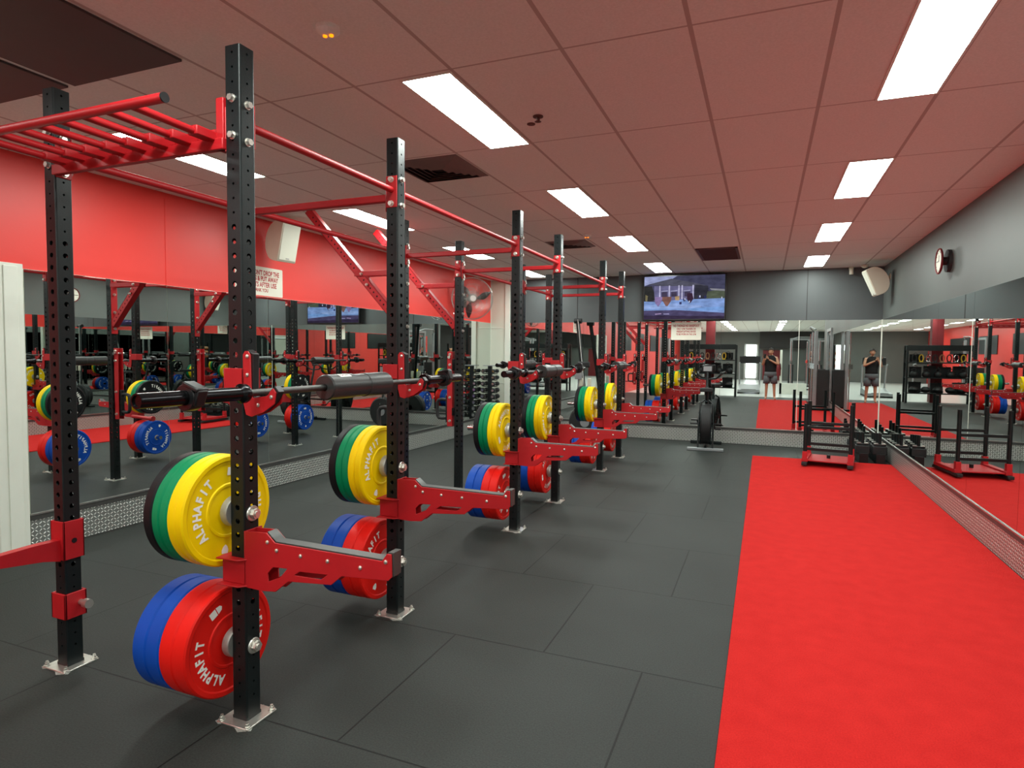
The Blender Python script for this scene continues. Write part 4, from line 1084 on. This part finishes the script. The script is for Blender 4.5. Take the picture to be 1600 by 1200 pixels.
# ------------------------------------------------------------------ low peg racks in the far right corner
def mk_peg(label, loc, rz):
    t = thing('plate_peg_rack', label, 'plate rack', loc, rz, 'low black peg racks in the corner')
    mb = MB(); mb.box((-.055, -.42, .0), (-.045, .42, .12)); mb.box((.045, -.42, 0), (.055, .42, .12)); mb.box((-.055, -.42, .0), (.055, .42, .02)); mb.box((-.055, -.43, 0), (.055, -.42, .14)); mb.build('trough', M['post'], t, bevel=.003)
    for k in range(4):
        y = -.30+k*.2
        mb = MB(); mb.box((-.09, y-.055, .12), (.09, y+.055, .24)); mb.box((-.075, y-.04, .24), (.075, y+.04, .27)); mb.build('weight_block', M['rubber'], t, bevel=.012)
        mb = MB(); mb.cyl((0, y, .12), (0, y, .42-.02*k), .022, 16); mb.build('peg', M['post'], t)
        mb = MB(); mb.box((-.07, y-.045, .2705), (-.02, y+.045, .274)); mb.box((.02, y-.045, .2705), (.07, y+.045, .274)); mb.build('wear_strip', M['zinc'], t)
    return t
mk_peg('low black steel peg rack in the far right corner, the left of the pair', (1.30, 10.26, 0), math.radians(3))
mk_peg('low black steel peg rack in the far right corner, tight against the right mirror', (1.525, 10.24, 0), 0)

# ------------------------------------------------------------------ behind the camera (seen only in the mirrors)
SX, SW = -1.82, .88
t = thing('equipment_shelf', 'black steel shelving unit behind the camera holding small gear', 'shelf', (SX, -1.5, 0))
mb = MB()
for sx in (-SW, SW):
    for sy in (-.2, .2): mb.box((sx-.03, sy-.03, 0), (sx+.03, sy+.03, 1.84))
mb.build('posts', M['post'], t, bevel=.003)
for z in (.30, .80, 1.28):
    mb = MB(); mb.box((-SW, -.22, z), (SW, .22, z+.035)); mb.build('shelf_board', M['post'], t)
mb = MB(); mb.box((-SW, -.22, 1.68), (SW, .22, 1.86)); mb.build('header', M['post'], t, bevel=.004)
NW = ['first', 'second', 'third', 'fourth', 'fifth', 'sixth', 'seventh', 'eighth']
for z, items in ((.338, 5), (.838, 5), (1.318, 8)):
    for k in range(items):
        x = SX-.66+k*(1.32/(items-1))
        mb = MB()
        if z > 1.3:
            mb.tube([(x+.06*math.cos(a*PI/6), -1.44, z+.13+.11*math.sin(a*PI/6)) for a in range(12)], .017, 8, closed=True); mb.box((x-.05, -1.50, z), (x+.05, -1.38, z+.03))
            tag(mb.build('grip_handle', M[['hazard', 'chrome', 'rubber', 'tan', 'rubber', 'chrome', 'hazard', 'rubber'][k]]), 'cable grip standing on the top shelf behind the camera, %s from the shelf left end' % NW[k], 'handle', 'grips on the top shelf')
        elif z > .8:
            mb.lathe([(0, .001), (.0, .07), (.03, .10), (.09, .115), (.15, .10), (.19, .05), (.2, .001)], (x, -1.42, z), (0, 0, 1), 20)
            mb.tube([(x-.05, -1.42, z+.17), (x-.06, -1.42, z+.25), (x, -1.42, z+.28), (x+.06, -1.42, z+.25), (x+.05, -1.42, z+.17)], .014, 8)
            tag(mb.build('kettlebell', M['rubber']), 'black kettlebell on the middle shelf behind the camera, %s from the shelf left end' % NW[k], 'kettlebell', 'kettlebells on the middle shelf')
        else:
            mb.lathe([(0, .001), (.004, .05), (.03, .10), (.10, .14), (.17, .10), (.196, .05), (.2, .001)], (x, -1.40, z), (0, 0, 1), 20)
            tag(mb.build('slam_ball', M['rubber']), 'black slam ball on the low shelf behind the camera, %s from the shelf left end' % NW[k], 'ball', 'slam balls on the low shelf')
for z, n_, hh in ((.338, 3, .34), (.838, 4, .36), (1.318, 2, .28)):
    for k in range(n_):
        x = SX-.6+k*(1.2/(n_-1)); mb = MB()
        mb.box((x-.17, -1.66, z), (x+.17, -1.545, z+hh-.03*(k % 2))); mb.tube([(x-.08, -1.60, z+hh-.04), (x, -1.60, z+hh+.02), (x+.08, -1.60, z+hh-.04)], .008, 6)
        tag(mb.build('gear_bag', M['shirt'], bevel=.02), 'black gear bag at the back of the %s shelf, %s from the left' % ({3: 'low', 4: 'middle', 2: 'top'}[n_], NW[k]), 'bag', 'gear bags on the shelves')

def mk_trainer(label, loc, rz, h=2.15):
    t = thing('cable_machine', label, 'gym machine', loc, rz, 'cable machines')
    for s_ in (-1, 1):
        mb = MB(); mb.box((s_*.55-.04, -.04, 0), (s_*.55+.04, .04, h)); mb.box((s_*.55-.04, .34, 0), (s_*.55+.04, .42, h)); mb.build('column', M['greymetal'], t, bevel=.006)
        mb = MB(); mb.box((s_*.55-.10, .05, .12), (s_*.55+.10, .33, 1.1)); mb.build('weight_stack', M['rubber'], t, bevel=.006)
        mb = MB(); mb.cyl((s_*.55, -.07, .05), (s_*.55, -.07, h-.05), .014, 12); mb.cbox((s_*.55, -.09, 1.2), (.09, .10, .14)); mb.build('pulley_guide', M['chrome'], t)
    mb = MB(); mb.box((-.6, .34, h), (.6, .42, h+.08)); mb.tube([(-.55, -.02, h+.04), (-.3, -.12, h+.12), (.3, -.12, h+.12), (.55, -.02, h+.04)], .018, 10); mb.build('top_frame', M['greymetal'], t)
    mb = MB(); mb.box((-.65, -.1, 0), (-.45, .5, .05)); mb.box((.45, -.1, 0), (.65, .5, .05)); mb.box((-.5, .36, .0), (.5, .42, .05)); mb.build('base', M['blacksteel'], t)
    return t
mk_trainer('silver functional trainer against the right wall just outside the picture', (1.28, 2.75, .012), math.radians(-90))
mk_trainer('silver cable machine far behind the camera, right of the red panel', (1.6, -7.2, 0), math.radians(180))
mk_trainer('silver cable machine far behind the camera on the right side', (3.4, -5.5, 0), math.radians(150))
mk_trainer('silver cable machine far behind the camera, farthest one', (2.4, -10.5, 0), math.radians(200))
mk_trainer('silver cable machine far behind the camera near the left wall', (-3.9, -6.5, 0), math.radians(90))
def mk_tread(label, loc, rz):
    t = thing('treadmill', label, 'treadmill', loc, rz, 'treadmills behind the camera')
    mb = MB(); mb.prism([[(-.9, .06), (.9, .06), (.9, .24), (.72, .30), (-.9, .16)]], -.40, .40, lambda u, v, s_: (s_, u, v)); mb.build('deck', M['greymetal'], t, bevel=.01)
    mb = MB(); mb.box((-.27, -.9, .161), (.27, .6, .17), 0, None); mb.build('belt', M['rubber'], t)
    for s_ in (-1, 1):
        mb = MB(); mb.tube([(s_*.38, .75, .2), (s_*.40, .60, 1.15), (s_*.38, .30, 1.18)], .03, 10); mb.build('upright_rail', M['greymetal'], t)
    mb = MB(); mb.cbox((0, .64, 1.30), (.78, .09, .30)); mb.build('console', M['plastic'], t, bevel=.02)
    mb = MB(); mb.box((-.4, -.9, 0), (-.34, .9, .06)); mb.box((.34, -.9, 0), (.4, .9, .06)); mb.build('feet', M['rubber'], t)
mk_tread('silver treadmill behind the camera on the white tiles', (-.55, -4.4, 0), math.radians(180))
mk_tread('second silver treadmill behind the camera beside the glass door', (-3.2, -9.5, 0), math.radians(180))
mb = MB(); mb.box((.55, -4.2, 0), (1.5, -4.05, .42)); mb.box((.55, -4.2, 0), (.63, -4.05, 1.7))
tag(mb.build('low_partition', M['whitetrim'], bevel=.004), 'low white partition with one tall white post behind the camera', 'partition')
t = thing('fire_extinguisher', 'red fire extinguisher on the white post behind the camera', 'fire extinguisher', (.50, -3.98, .95))
mb = MB(); mb.lathe([(0, .001), (0, .075), (.02, .085), (.42, .085), (.48, .05), (.50, .02), (.52, .001)], (0, 0, -.25), (0, 0, 1), 20); mb.build('cylinder', M['maroon'], t)
mb = MB(); mb.cbox((0, 0, .29), (.04, .10, .04)); mb.tube([(0, .05, .28), (.07, .08, .2), (.09, .06, 0)], .010, 8); mb.build('hose', M['plastic'], t)
t = thing('roller_stand', 'dark stand of tan foam rollers behind the camera by the right wall', 'roller stand', (1.38, .55, .0125))
mb = MB(); mb.box((-.12, -.35, 0), (.12, .35, .05))
for s_ in (-1, 1): mb.box((-.04, s_*.34-.02, 0), (.04, s_*.34+.02, 1.8))
mb.build('frame', M['post'], t)
for k in range(3):
    mb = MB(); mb.cyl((0, -.30, 1.18+k*.19), (0, .30, 1.18+k*.19), .075, 20); tag(mb.build('foam_roller', M['tan'], None, loc=(1.38, .55, 0)), 'tan foam roller on the roller stand, %s of three' % ['lowest', 'middle', 'highest'][k], 'foam roller', 'tan foam rollers')

# ------------------------------------------------------------------ the photographer (seen in the far mirror)
def skin_body(name, pts, edges, radii, m, parent, root=0, sub=2):
    me = bpy.data.meshes.new(name); me.from_pydata(pts, edges, []); o = bpy.data.objects.new(name, me); COL.objects.link(o); o.parent = parent
    sk = o.modifiers.new('skin', 'SKIN'); sk.use_smooth_shade = True
    for i, r in enumerate(radii):
        d = me.skin_vertices[0].data[i]; d.radius = r if isinstance(r, tuple) else (r, r)
    me.skin_vertices[0].data[root].use_root = True
    sb = o.modifiers.new('sub', 'SUBSURF'); sb.levels = sub; sb.render_levels = sub
    me.materials.append(m); return o
PX, PY = .19, -.26
per = thing('person', 'person in black sleeveless top and grey shorts holding up a phone, reflected far away', 'person', (PX, PY, 0.012))
per.location = (PX, PY, .012)
B = [  # 0 pelvis
 (0, -.03, .92), (0, -.03, 1.04), (0, -.035, 1.20), (0, -.03, 1.36), (0, -.02, 1.45), (0, 0, 1.50),       # 0-5 spine to neck
 (-.09, -.03, .86), (-.11, -.01, .50), (-.12, -.04, .09), (-.135, .13, .035),                               # 6-9 left leg
 (.09, -.03, .86), (.12, -.01, .50), (.14, -.04, .09), (.165, .13, .035),                                   # 10-13 right leg
 (-.17, -.03, 1.39), (-.255, .02, 1.14), (-.205, .165, 1.37),                                               # 14-16 left shoulder elbow wrist
 (.17, -.03, 1.39), (.235, .09, 1.17), (-.06, .185, 1.34)]                                                    # 17-19 right shoulder elbow wrist
Ed = [(0, 1), (1, 2), (2, 3), (3, 4), (4, 5), (0, 6), (6, 7), (7, 8), (8, 9), (0, 10), (10, 11), (11, 12), (12, 13), (3, 14), (14, 15), (15, 16), (3, 17), (17, 18), (18, 19)]
Rd = [(.15, .10), (.14, .10), (.155, .11), (.15, .11), (.07, .065), (.055, .055), (.09, .09), (.055, .055), (.036, .036), (.036, .026), (.09, .09), (.055, .055), (.036, .036), (.036, .026), (.058, .058), (.040, .040), (.028, .028), (.058, .058), (.040, .040), (.028, .028)]
skin_body('body', B, Ed, Rd, M['skin'], per)
# head with face
mb = MB(); n, k2 = 20, 14; vs = []
hc = Vector((0, .015, 1.60))
for j in range(k2+1):
    th = PI*j/k2
    for i in range(n):
        ph = 2*PI*i/n; x, y_, z = math.sin(th)*math.cos(ph), math.sin(th)*math.sin(ph), math.cos(th)
        r = Vector((x*.075, y_*.095, z*.112))
        if z < -.3: r.x *= .88; r.y += .008
        if y_ > .6 and abs(x) < .28 and -.45 < z < .1: r.y += .018*(1-abs(x)/.28)        # nose
        if y_ > .6 and .05 < z < .3: r.y -= .006                                          # eye sockets
        vs.append(hc+r)
mb.add(vs, [(j*n+i, j*n+(i+1) % n, (j+1)*n+(i+1) % n, (j+1)*n+i) for j in range(k2) for i in range(n)])
for s_ in (-1, 1): mb.lathe([(0, .001), (.004, .016), (.010, .02), (.014, .001)], hc+Vector((s_*.072, 0, -.01)), (s_, 0, 0), 10)
head = mb.build('head', M['skin'], per)
mb = MB()
for s_ in (-1, 1): mb.lathe([(0, .001), (.003, .007), (.006, .009), (.01, .001)], hc+Vector((s_*.03, .084, .018)), (0, 1, 0), 10)
mb.build('eyes', M['darkwall'], head)
mb = MB(); mb.cbox(hc+Vector((0, .098, -.055)), (.04, .008, .01)); mb.build('mouth', M['maroon'], head, bevel=.003)
mb = MB(); vs = []
for j in range(8):
    th = PI*.56*j/7
    for i in range(20):
        ph = 2*PI*i/20; f = 1.16; z = math.cos(th); y_ = math.sin(th)*math.sin(ph)
        zz = max(z, .22+.25*y_) if y_ > .2 else z
        vs.append(hc+Vector((math.sin(th)*math.cos(ph)*.075*f, y_*.095*f-.003, zz*.112*f)))
mb.add(vs, [(j*20+i, j*20+(i+1) % 20, (j+1)*20+(i+1) % 20, (j+1)*20+i) for j in range(7) for i in range(20)]); mb.build('hair', M['hair'], per)
# clothing shells
def shell(name, rings, m, n=24):
    mb = MB(); vs = []
    for (cx, cy, cz, rx, ry) in rings:
        for i in range(n): a = 2*PI*i/n; vs.append((cx+rx*math.cos(a), cy+ry*math.sin(a), cz))
    mb.add(vs, [(j*n+i, j*n+(i+1) % n, (j+1)*n+(i+1) % n, (j+1)*n+i) for j in range(len(rings)-1) for i in range(n)])
    o = mb.build(name, m, per, angle=3); s_ = o.modifiers.new('s', 'SOLIDIFY'); s_.thickness = .008; s_.offset = 1; return o
shell('tank_top', [(0, -.03, .88, .172, .122), (0, -.03, 1.0, .168, .122), (0, -.035, 1.15, .178, .128), (0, -.035, 1.30, .186, .128), (0, -.03, 1.39, .165, .115), (0, -.025, 1.45, .10, .085), (0, -.02, 1.47, .075, .072)], M['shirt'])
shell('waistband', [(0, -.03, .76, .185, .130), (0, -.03, .86, .180, .128), (0, -.03, .93, .172, .126)], M['shorts'])
for s_ in (-1, 1): shell('shorts_leg', [(s_*.115, -.02, .54, .098, .098), (s_*.105, -.025, .66, .102, .102), (s_*.095, -.03, .80, .100, .112)], M['shorts'])
# hands: palm + five fingers, phone in the left hand, right hand steadying it
def hand(base, to, side, fingers_to, nm):
    """palm block skinned from wrist with four fingers and a thumb"""
    base = Vector(base); to = Vector(to); fd = (to-base).normalized(); sd = Vector(side).normalized(); up = fd.cross(sd).normalized()
    pts = [base, base+fd*.045, base+fd*.085]; ed = [(0, 1), (1, 2)]; rd = [(.026, .022), (.036, .018), (.034, .016)]
    for k in range(4):
        o_ = (k-1.5)*.020; ln = [.062, .074, .070, .054][k]; b0 = base+fd*.085+sd*o_
        i0 = len(pts); pts += [b0, b0+fd*ln*.4, b0+fd*ln*.65+up*ln*.28*fingers_to, b0+fd*ln*.72+up*ln*.62*fingers_to]
        ed += [(2, i0), (i0, i0+1), (i0+1, i0+2), (i0+2, i0+3)]; rd += [.0095, .009, .0085, .0075]
    i0 = len(pts); b0 = base+fd*.03-sd*.03
    pts += [b0, b0+fd*.03-sd*.022+up*.01*fingers_to, b0+fd*.06-sd*.024+up*.03*fingers_to]; ed += [(1, i0), (i0, i0+1), (i0+1, i0+2)]; rd += [.012, .0105, .0085]
    return skin_body(nm, [tuple(p) for p in pts], ed, rd, M['skin'], per, 0, 1)
hand((-.205, .165, 1.37), (-.195, .20, 1.50), (1, 0, 0), 1, 'left_hand')
hand((-.06, .185, 1.34), (-.14, .20, 1.42), (0, .3, -1), -1, 'right_hand')
t = thing('phone', 'dark smartphone held up by the person in the mirror', 'phone', (0, -.022, CAMH))
mb = MB(); mb.box((-.036, -.006, -.115), (.036, .002, .035)); mb.build('case', M['plastic'], t, bevel=.003)
mb = MB()
for dx, dz in ((0, 0), (.0, -.028), (.02, -.014)): mb.lathe([(.002, .010), (.005, .010), (.005, .006)], (dx, 0, dz), (0, 1, 0), 14)
mb.build('lens_ring', M['blacksteel'], t)
mb = MB(); mb.box((-.033, -.0068, -.112), (.033, -.006, .032)); mb.build('screen', M['greymetal'], t)
